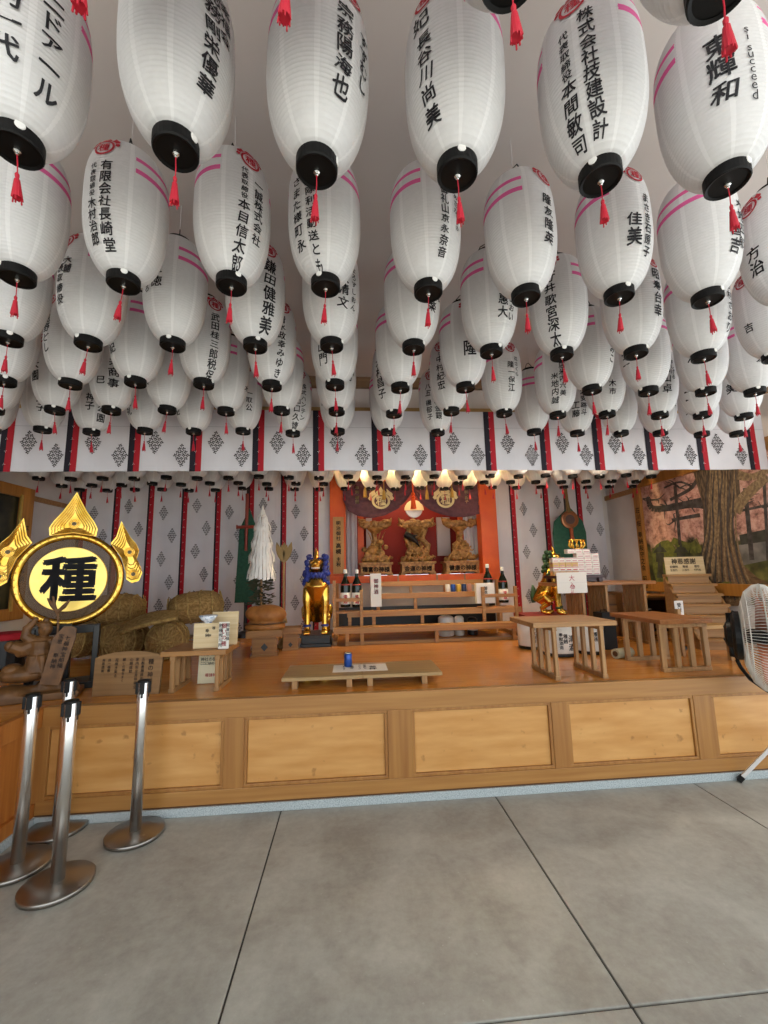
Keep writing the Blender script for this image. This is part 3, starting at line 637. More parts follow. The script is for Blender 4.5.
# ------------------------------------------------------------------ straw bales
def bale(px, py, Y, r, L, ang, label, tilt=0):
    c = PY(px, py, Y); c.z = max(c.z, ZS+r)
    t = thing('straw_bale', label, 'straw bale', c, 0, 'straw rice bales by the curtain')
    t.rotation_euler = (0, tilt, ang)
    A = Matrix.Rotation(pi/2, 4, 'Y'); pr = []
    for i in range(25):
        u = -1+2*i/24; q = r*(1-.0*u)*(1-abs(u)**3.2)**.45 if abs(u) < 1 else .02*r
        pr.append((max(q, .02*r)*(1+.012*(i % 2)), u*L/2))
    b = MB().lathe(pr, n=40, T=A); rnd = random.Random(int(px))
    for v in b.v: v += Vector((rnd.uniform(-1, 1), rnd.uniform(-1, 1), rnd.uniform(-1, 1)))*.0035
    b.build('straw_body', M_STRAW, t, world=False, smooth=True)
    for u in (-.62, -.2, .22, .64):
        q = r*(1-abs(u)**3.2)**.45+.004
        MB().tube([(u*L/2+.006*sin(5*a*.2618), q*cos(a*.2618), q*sin(a*.2618)) for a in range(26)], .009, 6).build('rope', M_STRAWR, t, world=False, smooth=True)
    for s in (-1, 1):
        e = MB()
        for k in range(6):
            a = k*pi/6; e.tube([(s*(L/2+.004-.03*abs(w)), r*.9*w*cos(a), r*.9*w*sin(a)) for w in (-1, -.5, 0, .5, 1)], .006, 5)
        e.build('end_rope', M_STRAWR, t, world=False, smooth=True)
bale(119, 610, 4.95, .175, .52, .15, 'straw bale lying uppermost beside the gold ring ornament')
bale(124, 640, 4.62, .185, .5, 1.25, 'end-on straw bale under the loose straw mat')
bale(168, 640, 4.62, .185, .5, 1.75, 'round straw bale end beside the loose straw mat, on the stage')
bale(196, 607, 4.8, .165, .56, .2, 'straw bale raised above the others behind the small slat table', -.12)
bale(84, 639, 4.75, .17, .45, 1.3, 'straw bale half hidden below the gold ring ornament')
bale(80, 610, 5.1, .165, .4, .1, 'straw bale seen through the gold ring ornament')
c = PY(150, 621, 4.45)
o = MB(); pts = []
for i in range(9):
    u = -1+2*i/8
    for j in range(9):
        v = -1+2*j/8; pts.append((u*.26, v*.15*(1-.25*u*u), .05*(1-u*u)*.8-.03*v))
o.add(pts, [(i*9+j, i*9+j+1, (i+1)*9+j+1, (i+1)*9+j) for i in range(8) for j in range(8)])
T = Matrix.Translation(c) @ Euler((.5, -.22, .25)).to_matrix().to_4x4()
o.xf(T); o2 = o.build('straw_mat', M_STRAWR, None, smooth=True, mods=lambda q: (setattr(q.modifiers.new('thick', 'SOLIDIFY'), 'thickness', .03)))
tag(o2, 'loose curved straw mat lying across two straw bales', 'straw mat')

# ------------------------------------------------------------------ slatted tables
def slat_table(name, label, x0, x1, y0, y1, zt, lx, ly, along='y', n=4, parentrz=0, tm=None, th=.035):
    t = thing(name, label, 'table', ((x0+x1)/2, (y0+y1)/2, ZS))
    MB().box(x0, x1, y0, y1, zt-th, zt).build('table_top', tm or W_TABLE, t, bevel=.004)
    for q in lx:
        b = MB(); a0, a1 = ly
        if along == 'y':
            b.box(q-.02, q+.02, a0, a1, ZS, ZS+.03); b.box(q-.018, q+.018, a0, a1, zt-th-.03, zt-th)
            for k in range(n):
                y = a0+.02+(a1-a0-.04)*k/(n-1); b.box(q-.014, q+.014, y-.018, y+.018, ZS+.03, zt-th-.03)
        else:
            b.box(a0, a1, q-.02, q+.02, ZS, ZS+.03); b.box(a0, a1, q-.018, q+.018, zt-th-.03, zt-th)
            for k in range(n):
                x = a0+.02+(a1-a0-.04)*k/(n-1); b.box(x-.02, x+.02, q-.014, q+.014, ZS+.03, zt-th-.03)
        b.build('slatted_leg', W_TABLEZ, t, bevel=.003)
    return t
slat_table('slat_table', 'small wooden slat-legged table beside the arched text board', -1.36, -.905, 3.22, 3.62, .975, (-1.275, -.965), (3.22, 3.56), tm=wood('honey_top', '8f6030', 'aa7a42', 'x', .45, 6))
slat_table('slat_table', 'wooden slat-legged table on the stage edge in front of the white barrels', 1.335, 1.985, 3.09, 3.56, 1.105, (1.505, 1.87), (3.11, 3.53))
t2 = slat_table('slat_table', 'long wooden slat-legged table running back from the stage edge beside the fan', 2.40, 2.84, 3.19, 3.84, 1.085, (3.225, 3.66), (2.40, 2.80), 'x', tm=wood('orange_top', '8a5428', 'a56a38', 'y', .4, 6))
t3 = slat_table('slat_table', 'wooden table with slatted legs at the back below the mural frame', 2.16, 3.28, 4.35, 4.78, 1.35, (2.46, 2.72, 3.15), (4.36, 4.72), n=7, tm=wood('orange_top2', '8f5a2a', 'ac743c', 'x', .4, 6))
# things on and under the small left table
def card(name, label, cat, A, w, h, lines, size, rz_=0, lean=.0, m_=M_PAPER, th=.006, ink=M_INK, vertical=True, bold=.01, ink2=None, lines2=None):
    t = thing(name, label, cat, A, rz_)
    T = Matrix.Rotation(-lean, 4, 'X')
    MB().box(-w/2, w/2, 0, th, 0, h, T).build('board', m_, t, world=False)
    if lines:
        V = write(lines, size, vertical=vertical, bold=bold); MB().add([T @ Vector((x, -.0015, z)) for x, z in V[0]], V[1]).build('lettering', ink, t, world=False)
    if lines2:
        V = write(lines2, size, vertical=vertical, bold=bold); MB().add([T @ Vector((x, -.0015, z)) for x, z in V[0]], V[1]).build('red_lettering', ink2, t, world=False)
    return t
zt = .977
card('wooden_tablet', 'plain pale wooden box tablet with small writing on the small table', 'tablet', (-1.07, 3.31, zt), .19, .18, [('奉納', 0, .14, 1), ('種', .045, .155, .8), ('銭', .02, .1, .6)], .03, .1, .05, W_PALE, .06, M_INK)
card('leaning_board', 'tall bare board leaning behind the box tablet on the small table', 'board', (-.985, 3.44, zt), .20, .25, None, .02, 0, .12, W_PALE, .014)
card('price_card', 'narrow white card with red and black print before the leaning board', 'card', (-.935, 3.26, zt), .075, .19, [('銭種授与所', -.022, .18, 1.), ('開運招福', .026, .18, .9)], .032, -.05, .04, M_PAPER, .004, M_INK, lines2=[('願いの種', .002, .18, 1.2)], ink2=M_CREST)
t = thing('porcelain_bowl', 'small blue and white bowl resting on the box tablet', 'bowl', (-1.075, 3.34, zt+.178))
MB().lathe([(.025, 0), (.028, .008), (.05, .025), (.068, .055), (.066, .056), (.045, .025), (.001, .012)], n=24, caps=False).build('bowl', M_PORC, t, world=False, smooth=True)
card('notice_sign', 'pale upright notice with black print standing under the small table', 'sign', (-1.07, 3.45, ZS+.005), .21, .25, [('銭種・種銭', -.09, .215, 1), ('神社の御守', -.09, .175, 1), ('ここに納める', -.09, .145, .8)], .03, 0, .1, mat('cream_board', 'd9cfae', .7), .006, M_INK, False, lines2=[('種銭神社', -.05, .06, .9)], ink2=M_CREST)

# ------------------------------------------------------------------ offering stands, bag, streamers
def sanbo(px, py, label, w=.36, h=.26):
    c = PZ(px, py, ZS)
    t = thing('offering_stand_box', label, 'offering stand', (c.x, c.y+.14, ZS), radians(8))
    k = w/.36
    MB().box(-.12*k, .12*k, -.12*k, .12*k, 0, h-.07).build('plinth', wood('sanbo_wood', '86582a', 'a07038', 'x', .5, 6), t, world=False, bevel=.003)
    MB().box(-.18*k, .18*k, -.17*k, .17*k, h-.07, h-.055).box(-.18*k, .18*k, -.17*k, -.16*k, h-.055, h).box(-.18*k, .18*k, .16*k, .17*k, h-.055, h).box(-.18*k, -.17*k, -.17*k, .17*k, h-.055, h).box(.17*k, .18*k, -.17*k, .17*k, h-.055, h).build('tray', wood('sanbo_wood', '', ''), t, world=False, bevel=.002)
    MB().prism([(0, .05*k), (.035*k, .09*k), (0, .13*k), (-.035*k, .09*k)], .004, Matrix.Translation((0, -.1225*k, 0))).build('diamond_hole_shade', M_BLACK, t, world=False)  # solid black plate painted as the shade inside a diamond hole
    MB().box(-.135*k, .135*k, -.135*k, .135*k, 0, .02).build('foot_frame', wood('sanbo_wood', '', ''), t, world=False, bevel=.002)
    return t, c
_, c = sanbo(262, 657, 'wooden offering stand holding a brown cloth bag')
sanbo(288.5, 651.5, 'smaller wooden offering stand tucked behind the one with a brown bag', .24, .24)
t = thing('cloth_bag', 'plump brown cloth bag lying folded on the wooden offering stand', 'bag', (c.x, c.y+.14, ZS+.208))
b = MB(); b.ball((0, 0, .075), (.21, .16, .08), 18); b.ball((.02, 0, .19), (.20, .15, .11), 18); b.ball((-.1, 0, .21), (.11, .12, .08), 12); b.ball((.1, 0, .20), (.11, .12, .08), 12)
b.build('bag', M_BROCADE, t, world=False, mods=remesh(.012, 6))
MB().tube([(-.19, -.06, .11), (-.1, -.145, .115), (.03, -.16, .11), (.16, -.1, .115), (.21, 0, .115)], .008, 6).build('fold_seam', W_DARK, t, world=False, smooth=True)
M_STREAM = mat('streamer_paper', 'f2efe9', .8)
# paper streamer wand
c = PY(262, 548, 4.92)
t = thing('streamer_wand', 'tall wand hung with white zigzag paper streamers before the curtain', 'paper streamer wand', (c.x, 4.92, ZS))
MB().tube([(0, 0, 0), (0, 0, 1.55)], .014, 10).lathe([(.10, 0), (.1, .03), (.04, .06), (.02, .12)], n=20).build('pole', W_TABLEZ, t, world=False)
for k, (za, zb, ra, rb) in enumerate(((1.50, 1.30, .02, .10), (1.36, 1.12, .055, .125), (1.20, .94, .075, .145), (1.04, .76, .085, .16))):
    b = MB(); n = 22; vs = []
    rnd = random.Random(k)
    for j in range(n):
        a = 2*pi*j/n; w = pi/n*.85; dz = rnd.uniform(-.02, .02)
        for u in range(5):
            tt = u/4; z = za+(zb-za)*tt+dz; r = ra+(rb-ra)*tt**.8+rnd.uniform(-.006, .006)+(.01 if u % 2 else 0)
            p0 = Vector((r*cos(a-w), r*sin(a-w), z)); p1 = Vector((r*cos(a+w), r*sin(a+w), z+.01)); vs += [p0, p1]
    b.add(vs, [(j*10+2*u, j*10+2*u+1, j*10+2*u+3, j*10+2*u+2) for j in range(n) for u in range(4)])
    b.build('paper_tier', M_STREAM, t, world=False)
b = MB(); b.lathe([(.012, 1.48), (.04, 1.5), (.03, 1.53), (.012, 1.58), (.004, 1.62)], n=10); b.build('tip_knot', M_PAPER, t, world=False)
b = MB(); rnd = random.Random(3)
for k in range(170):
    z = rnd.uniform(.46, .78); a = rnd.uniform(0, 6.28); r = rnd.uniform(.03, .14); d = Vector((cos(a), sin(a), rnd.uniform(-.2, .4))).normalized(); p = Vector((0, 0, z))+d*r
    s = d.cross(Vector((0, 0, 1))).normalized()*.022; b.add([p-d*.035, p+s+Vector((0, 0, .01)), p+d*.045, p-s+Vector((0, 0, -.012))], [(0, 1, 2, 3)])
b.build('leaf_sprig', mat('sprig_green', '4a4a34', .7), t, world=False)
# gilded lotus wand
c = PY(284, 556, 5.0)
t = thing('lotus_wand', 'slim pole topped with a gilt lotus bud beside the gold statue', 'wand', (c.x, 5.0, ZS))
MB().tube([(0, 0, .0), (0, 0, .98)], .013, 8).lathe([(.07, 0), (.07, .03), (.02, .1)], n=16).lathe([(.01, .26), (.05, .27), (.025, .36), (.012, .42)], n=12).build('pole', wood('gilt_pole', '8a6a3c', 'a5844f', 'z', .5), t, world=False)
b = MB(); M_GILT = mat('dull_gilt', '7d6236', .5, .4)
for s, w_, z0_, z1_, sp in ((0, .035, .96, 1.19, 0), (1, .035, .95, 1.19, .085), (-1, .035, .95, 1.19, .085), (.6, .03, .95, 1.16, .05), (-.6, .03, .95, 1.16, .05)):
    q = []
    for i in range(9):
        u = i/8; q.append((s*sp/(abs(s) or 1)*u**.7*(1 if abs(s) != .6 else .6), w_*sin(pi*min(u*.9+.08, 1)), z0_+(z1_-z0_)*u))
    vs = []
    for x, ww, z in q: vs += [(x-ww, -.01*abs(s), z), (x+ww, -.01*abs(s), z), (x+ww, .02, z), (x-ww, .02, z)]
    b.add(vs, [(4*i+k, 4*i+(k+1) % 4, 4*i+4+(k+1) % 4, 4*i+4+k) for i in range(8) for k in range(4)]+[(3, 2, 1, 0), (32, 33, 34, 35)])
b.build('lotus_bud', M_GILT, t, world=False)

# ------------------------------------------------------------------ sacred banners either side
c = PY(247, 520, 5.95)
t = thing('brocade_banner', 'narrow green brocade banner with a red sword hilt behind the paper streamers', 'banner', (c.x, 5.95, ZS))
MB().tube([(0, .02, 0), (0, .02, 2.06)], .018, 8).lathe([(.12, 0), (.12, .05), (.03, .08)], n=16).build('pole', M_BLACK, t, world=False)
MB().prism([(-.14, .45), (.16, .45), (.14, 1.45), (.03, 1.75), (-.10, 1.45)], .012).build('brocade', M_GREEN, t, world=False)
MB().tube([(0, -.02, 1.15), (0, -.02, 1.95)], [.02, .024], 8).tube([(-.13, -.03, 1.48), (-.11, -.03, 1.48), (.1, -.03, 1.48)], [.035, .022, .022], 10).build('sword_hilt', mat('hilt_red', '8e3423', .4), t, world=False)
c = PY(569, 540, 5.9)
t = thing('brocade_banner', 'wide green brocade banner with a round bronze mirror above the stacked boxes', 'banner', (c.x, 5.9, ZS))
MB().tube([(0, .03, 0), (0, .03, 1.85), (.0, .0, 1.97)], .018, 8).lathe([(.12, 0), (.12, .05), (.03, .08)], n=16).build('pole', M_BLACK, t, world=False)
MB().prism([(-.22, .5), (.26, .5), (.27, 1.33), (.235, 1.5), (.04, 1.72), (-.2, 1.5), (-.235, 1.33)], .012).build('brocade', M_GREEN, t, world=False)
T = Matrix.Translation((.02, -.02, 1.52)) @ Matrix.Rotation(pi/2, 4, 'X')
MB().lathe([(.001, .02), (.095, .02), (.105, .028), (.13, .022), (.13, 0), (.001, 0)], n=32, T=T, caps=False).build('bronze_mirror', mat('bronze', '9a6340', .35, .6), t, world=False)
MB().lathe([(.0, .024), (.07, .024), (.07, .026), (.0, .026)], n=20, T=T, caps=False).build('mirror_relief', mat('dark_relief', '5a4038', .5), t, world=False)
MB().tube([(0.02, -.02, 1.62), (.01, -.02, 1.8), (0, -.01, 2.0), (0, 0, 2.06)], [.035, .022, .028, .006], 10).build('gilt_top', M_GILT, t, world=False)
MB().tube([(.03, -.03, 1.4), (.035, -.03, 1.28), (.035, -.03, 1.2)], [.03, .024, .04], 8).tube([(.035, -.03, 1.2), (.06, -.04, .85)], .012, 8).build('tassel_cord', mat('rust_cord', 'a5502c', .7), t, world=False)

# ------------------------------------------------------------------ guardian statues
def komainu(loc, rz_, label, mane, plinth):
    t = thing('guardian_statue', label, 'statue', loc, rz_, 'pair of gilded guardian beasts')
    h0 = .13
    if plinth: MB().box(-.175, .175, -.2, .25, 0, .035).box(-.16, .16, -.185, .235, .035, h0-.02).box(-.175, .175, -.2, .25, h0-.025, h0).build('plinth', M_BLACK, t, world=False, bevel=.004)
    b = MB(); z = lambda v: h0+v
    # chest and trunk: deep chest, slope down to the haunch, hind legs folded
    b.tube([(0, -.05, z(.66)), (0, -.06, z(.56)), (0, -.02, z(.45)), (0, .08, z(.30)), (0, .16, z(.16))], [.10, .145, .135, .125, .11], 18)
    for s in (-1, 1):
        b.tube([(s*.09, -.08, z(.52)), (s*.105, -.10, z(.38)), (s*.10, -.10, z(.22)), (s*.10, -.11, z(.08)), (s*.10, -.12, z(.03))], [.065, .052, .038, .034, .04], 12)
        b.ball((s*.10, -.15, z(.03)), (.048, .06, .03), 12)
        for k in (-1, 0, 1): b.ball((s*.10+k*.026, -.195, z(.022)), (.016, .022, .02), 8)
        b.tube([(s*.08, .14, z(.2)), (s*.12, .04, z(.26)), (s*.125, -.0, z(.17))], [.08, .075, .05], 12)       # thigh, knee forward
        b.tube([(s*.125, .0, z(.17)), (s*.12, .12, z(.09)), (s*.12, .10, z(.03))], [.04, .034, .034], 10)       # hock behind
        b.ball((s*.12, .04, z(.028)), (.04, .07, .028), 10)
    b.tube([(0, -.05, z(.62)), (0, -.07, z(.75))], [.09, .085], 14)
    b.ball((0, -.09, z(.80)), (.088, .09, .08), 16); b.ball((0, -.165, z(.775)), (.06, .055, .045), 14); b.ball((0, -.215, z(.80)), (.026, .018, .018), 10)
    b.ball((0, -.15, z(.735)), (.05, .05, .02), 12)
    for s in (-1, 1): b.ball((s*.04, -.155, z(.835)), (.026, .022, .016), 8)
    b.tube([(0, -.09, z(.86)), (0, -.085, z(.93)), (0, -.07, z(.99))], [.03, .02, .006], 10)
    b.build('body', M_GOLD, t, world=False, mods=remesh(.009, 3))
    b = MB(); rnd = random.Random(5)
    for k in range(70):
        a = rnd.uniform(-2.5, 2.5)+pi/2; zz = rnd.uniform(.56, .90); rr = .105+.03*(0.90-zz)/.34+rnd.uniform(-.01, .012)
        if sin(a) < -.45 and zz > .68: continue
        b.ball((rr*cos(a), -.06+rr*.95*sin(a), z(zz)), rnd.uniform(.022, .036), 8)
    for s in (-1, 1):
        for k in range(4): b.ball((s*(.105-.004*k), -.11-.012*k, z(.80-.05*k)), .03, 8)
        b.ball((s*.05, -.165, z(.862)), (.032, .018, .011), 8); b.tube([(s*.085, -.06, z(.86)), (s*.115, -.05, z(.9))], [.03, .01], 8)
    for k in range(12):
        a = pi*1.15+k*.0635*1.15*pi/1.1; b.ball((.10*cos(a), -.085+.10*sin(a), z(.66+.02*(k % 2))), .027, 8)
    b.build('mane', mane, t, world=False, smooth=True)
    for s in (-1, 1): MB().lathe([(.036, 0), (.046, .008), (.042, .022), (.036, .028)], c=(s*.10, -.108, z(.085)), n=14).build('ankle_band', mane, t, world=False, smooth=True)
    b = MB()
    b.tube([(0, .24, z(.16)), (0, .25, z(.26)), (0, .23, z(.36)), (0, .24, z(.42))], [.03, .035, .035, .01], 10)
    b.build('tail', mane, t, world=False, smooth=True)
    b = MB(); b.tube([(-.045, -.195, z(.752)), (0, -.222, z(.75)), (.045, -.195, z(.752))], .008, 6); b.build('teeth', M_WHITE, t, world=False)
    for s in (-1, 1): MB().ball((s*.04, -.176, z(.838)), .009, 8).build('eye', M_BLACK, t, world=False)
    return t
c = PZ(316, 646, ZS)
komainu((c.x, 5.12, ZS), .0, 'gilded guardian beast with a blue mane on a black plinth', M_BLUE, True)
bt = PY(552, 612, 5.15)
t = thing('statue_stand', 'dark wooden stand with red trim under the green maned statue', 'stand', (bt.x-.05, 5.2, ZS))
hs = bt.z-ZS-.03
MB().box(-.28, .28, -.26, .3, 0, hs-.05).build('cabinet', W_DARK, t, world=False, bevel=.004); MB().box(-.3, .3, -.28, .32, hs-.05, hs).build('red_top', M_DKRED, t, world=False, bevel=.004)
gs = komainu((bt.x+.02, 5.2, ZS+hs-.112), 1.0, 'gilded guardian beast with a green mane, half hidden behind the stacked boxes', M_GREENM, False); gs.scale = (.86, .86, .86)

# ------------------------------------------------------------------ altar alcove
Y0 = 6.14
t = thing('altar_alcove', 'vermilion framed altar alcove in the middle of the back wall', 'altar', (.95, Y0, ZS))
xl, xr, zf = -.30, 2.20, 1.46
MB().box(xl, xl+.23, Y0-.02, Y0+.2, zf-.1, 3.06).build('post', M_ORANGE, t, bevel=.004)
MB().box(xr-.25, xr, Y0-.02, Y0+.2, zf-.1, 3.06).build('post', M_ORANGE, t, bevel=.004)
MB().box(xl, xr, Y0-.03, Y0+.12, zf-.10, zf).build('sill', M_ORANGE, t, bevel=.004)
MB().box(xl, xr, Y0, 7.05, zf-.03, zf-.005).build('altar_floor', M_DKRED, t)
b = MB()
for x in (.28, .68, 1.25, 1.66): b.box(x-.012, x+.012, Y0-.036, Y0-.028, zf-.1, zf)
b.build('sill_strips', W_TABLEZ, t)
MB().box(xl, xr, 7.05, 7.1, zf, 3.06).build('red_back_wall', M_DKRED, t)
for a, q in ((xl, xl+.02), (xr-.02, xr)): MB().box(a, q, Y0+.1, 7.05, zf, 3.06).build('side_wall', M_DKRED, t)
MB().box(xl+.2, xr-.2, Y0, Y0+.12, 2.86, 3.06).build('lintel', M_ORANGE, t)
def drape(x0, x1, y, z0, z1, name, M, par, amp=.02, fr_=40):
    n = 40; vs = []
    for lay in (0, .006):
        for zz in (z0, z1):
            vs += [(x0+(x1-x0)*i/n, y+lay+amp*sin(i/n*fr_), zz) for i in range(n+1)]
    k = n+1; f = [(i, i+1, k+i+1, k+i) for i in range(n)]+[(2*k+i, 2*k+i+1, 3*k+i+1, 3*k+i) for i in range(n)]
    return MB().add(vs, f).build(name, M, par, smooth=True)
drape(xl+.20, xl+.40, 6.42, zf, 2.86, 'side_drape', M_GREYW, t, .015, 18); drape(xr-.44, xr-.22, 6.42, zf, 2.86, 'side_drape', M_GREYW, t, .015, 18)
for x in (.16, 1.76): MB().box(x-.045, x+.045, 6.5, 6.58, zf, 2.86).build('inner_post', M_ORANGE, t)
for x0, x1 in ((.26, .36), (1.46, 1.68)): MB().box(x0, x1, 6.98, 7.04, zf+.3, zf+.95).build('side_window', M_GREYW, t)
MB().box(xl, xr, Y0+.02, Y0+.06, ZS, zf-.1).build('riser', mat('riser_pale', 'b9b3ae', .8), t)
MB().box(xl+.1, xr-.1, Y0+.0, Y0+.02, ZS, ZS+.33).build('under_altar_shade', M_BLACK, t)  # black sheet standing in for the shade under the altar sill
# plaque on the left post
pl = thing('name_plaque', 'tall narrow wooden plaque with black writing fixed to the left altar post', 'plaque', (-.175, Y0-.04, 1.50))
MB().box(-.078, .078, 0, .018, 0, .82).build('board', wood('plaque_wood', 'a97c40', 'c09352', 'z', .5), pl, world=False, bevel=.003)
flatmarks(MB(), write([('明治御社', 0, .76, 1), ('高槻', 0, .44, 1.15), ('主税', 0, .24, 1.0)], .068, bold=.025), (-.175, Y0-.0415, 1.5), (1, 0, 0), (0, 0, 1)).build('lettering', M_INK, pl)
# purple swagged curtain
def swag(x0, x1, pts, label_, par):
    n, mz = 44, 14; vs = []
    def zb(x):
        for (a, za), (b_, zb_) in zip(pts, pts[1:]):
            if a <= x <= b_: u = (x-a)/(b_-a); return za+(zb_-za)*(3*u*u-2*u**3 if False else u)
        return pts[-1][1]
    for lay in (0, .008):
        for j in range(mz+1):
            for i in range(n+1):
                x = x0+(x1-x0)*i/n; zt_ = 2.84; zz = zb(x); v = j/mz; z = zz+(zt_-zz)*v
                vs.append((x, Y0-.07+lay+.022*sin(j*1.9+i*.12)*(1-v)-.02*(1-v), z))
    k = (n+1)*(mz+1); f = []
    for o in (0, k): f += [(o+j*(n+1)+i, o+j*(n+1)+i+1, o+(j+1)*(n+1)+i+1, o+(j+1)*(n+1)+i) for j in range(mz) for i in range(n)]
    return MB().add(vs, f).build('swag', M_PURPLE, par, smooth=True)
cu = thing('altar_curtain', 'dark purple altar curtain gathered up at the centre with cream crests', 'curtain', (.95, Y0-.07, 2.84))
q = lambda px, py: (PY(px, py, Y0-.07).x, PY(px, py, Y0-.07).z)
lp = [q(343, 500), q(348, 511), q(358, 516), q(372, 518), q(385, 515.5), q(398, 509), q(406, 501), q(412, 493)]
rp = [q(414, 493), q(420, 503), q(430, 510), q(440, 514), q(452, 517), q(464, 517.5), q(473, 516), q(479, 514)]
swag(lp[0][0], lp[-1][0], lp, '', cu); swag(rp[0][0], rp[-1][0], rp, '', cu)
CRESTC = crest2d(0); CRESTC = (CRESTC[0], [f for f in CRESTC[1] if max(abs(CRESTC[0][i][0])+abs(CRESTC[0][i][1]) for i in f) > .0285])
for px, py in ((381, 501), (445.5, 500)):
    mbk = MB(); s = 3.1
    for k, (dx, dy) in enumerate(((.005, 0), (-.005, 0), (0, .005), (0, -.005))):
        p = PY(px, py, Y0-.125)+Vector((dx, -.0012*k, dy)); flatmarks(mbk, ([(x*s*1.15, y*s) for x, y in CRESTC[0]], CRESTC[1]), p, (1, 0, 0), (0, 0, 1))
    p = PY(px, py, Y0-.133); flatmarks(mbk, write([('種', 0, .085, 1)], .16, bold=.001), p, (1, 0, 0), (0, 0, 1))
    mbk.build('crest', M_CREAM, cu)
for px, py, tx in ((357, 486, '奉納 種銭'), (466, 486, '奉納 氏子')):
    p = PY(px, py, Y0-.125); mbk = MB(); flatmarks(mbk, write([(tx, 0, 0, 1)], .055, bold=.03), p, (1, 0, 0), (0, 0, 1)); mbk.build('side_lettering', M_CREAM, cu)
p = PY(413, 494, Y0-.12)
MB().tube([p+Vector((0, 0, .3)), p+Vector((0, 0, .02))], .01, 8).ball(p, .03, 10).lathe([(.02, -.03), (.035, -.05), (.028, -.07), (.045, -.22), (.001, -.225)], c=p, n=14).build('orange_tassel', mat('orange_tassel', 'e0561c', .6), cu)
for px in (365, 384, 427, 452): 
    p = PY(px, 492 if px in (365, 452) else 494, Y0-.15); MB().tube([p+Vector((0, 0, .25)), p+Vector((0, 0, .06))], .006, 6).lathe([(.012, .06), (.02, .03), (.03, -.08), (.001, -.082)], c=p, n=10).build('gold_tassel', mat('gold_tassel', 'c9a24c', .6), cu)
p = PY(414, 513, 6.72)
t = thing('altar_mirror', 'round silver altar mirror in a cream halo behind the orange tassel', 'mirror', (p.x, 6.72, zf))
zm = p.z-zf+.06; T = Matrix.Translation((0, 0, zm)) @ Matrix.Rotation(pi/2, 4, 'X')
MB().lathe([(.001, .012), (.135, .012), (.14, .006), (.14, -.006), (.001, -.006)], n=36, T=T, caps=False).build('mirror_disc', M_MIRROR, t, world=False)
MB().prism([(.16*cos(pi*k/12), zm-.02+.17*sin(pi*k/12)) for k in range(13)], .01, Matrix.Translation((0, -.028, 0))).build('cream_halo', M_CREAM, t, world=False)
MB().bar((0, .02, 0), (0, .02, zm-.1), .03).box(-.08, .08, -.02, .08, 0, .03).build('mirror_stand', W_TABLEZ, t, world=False)
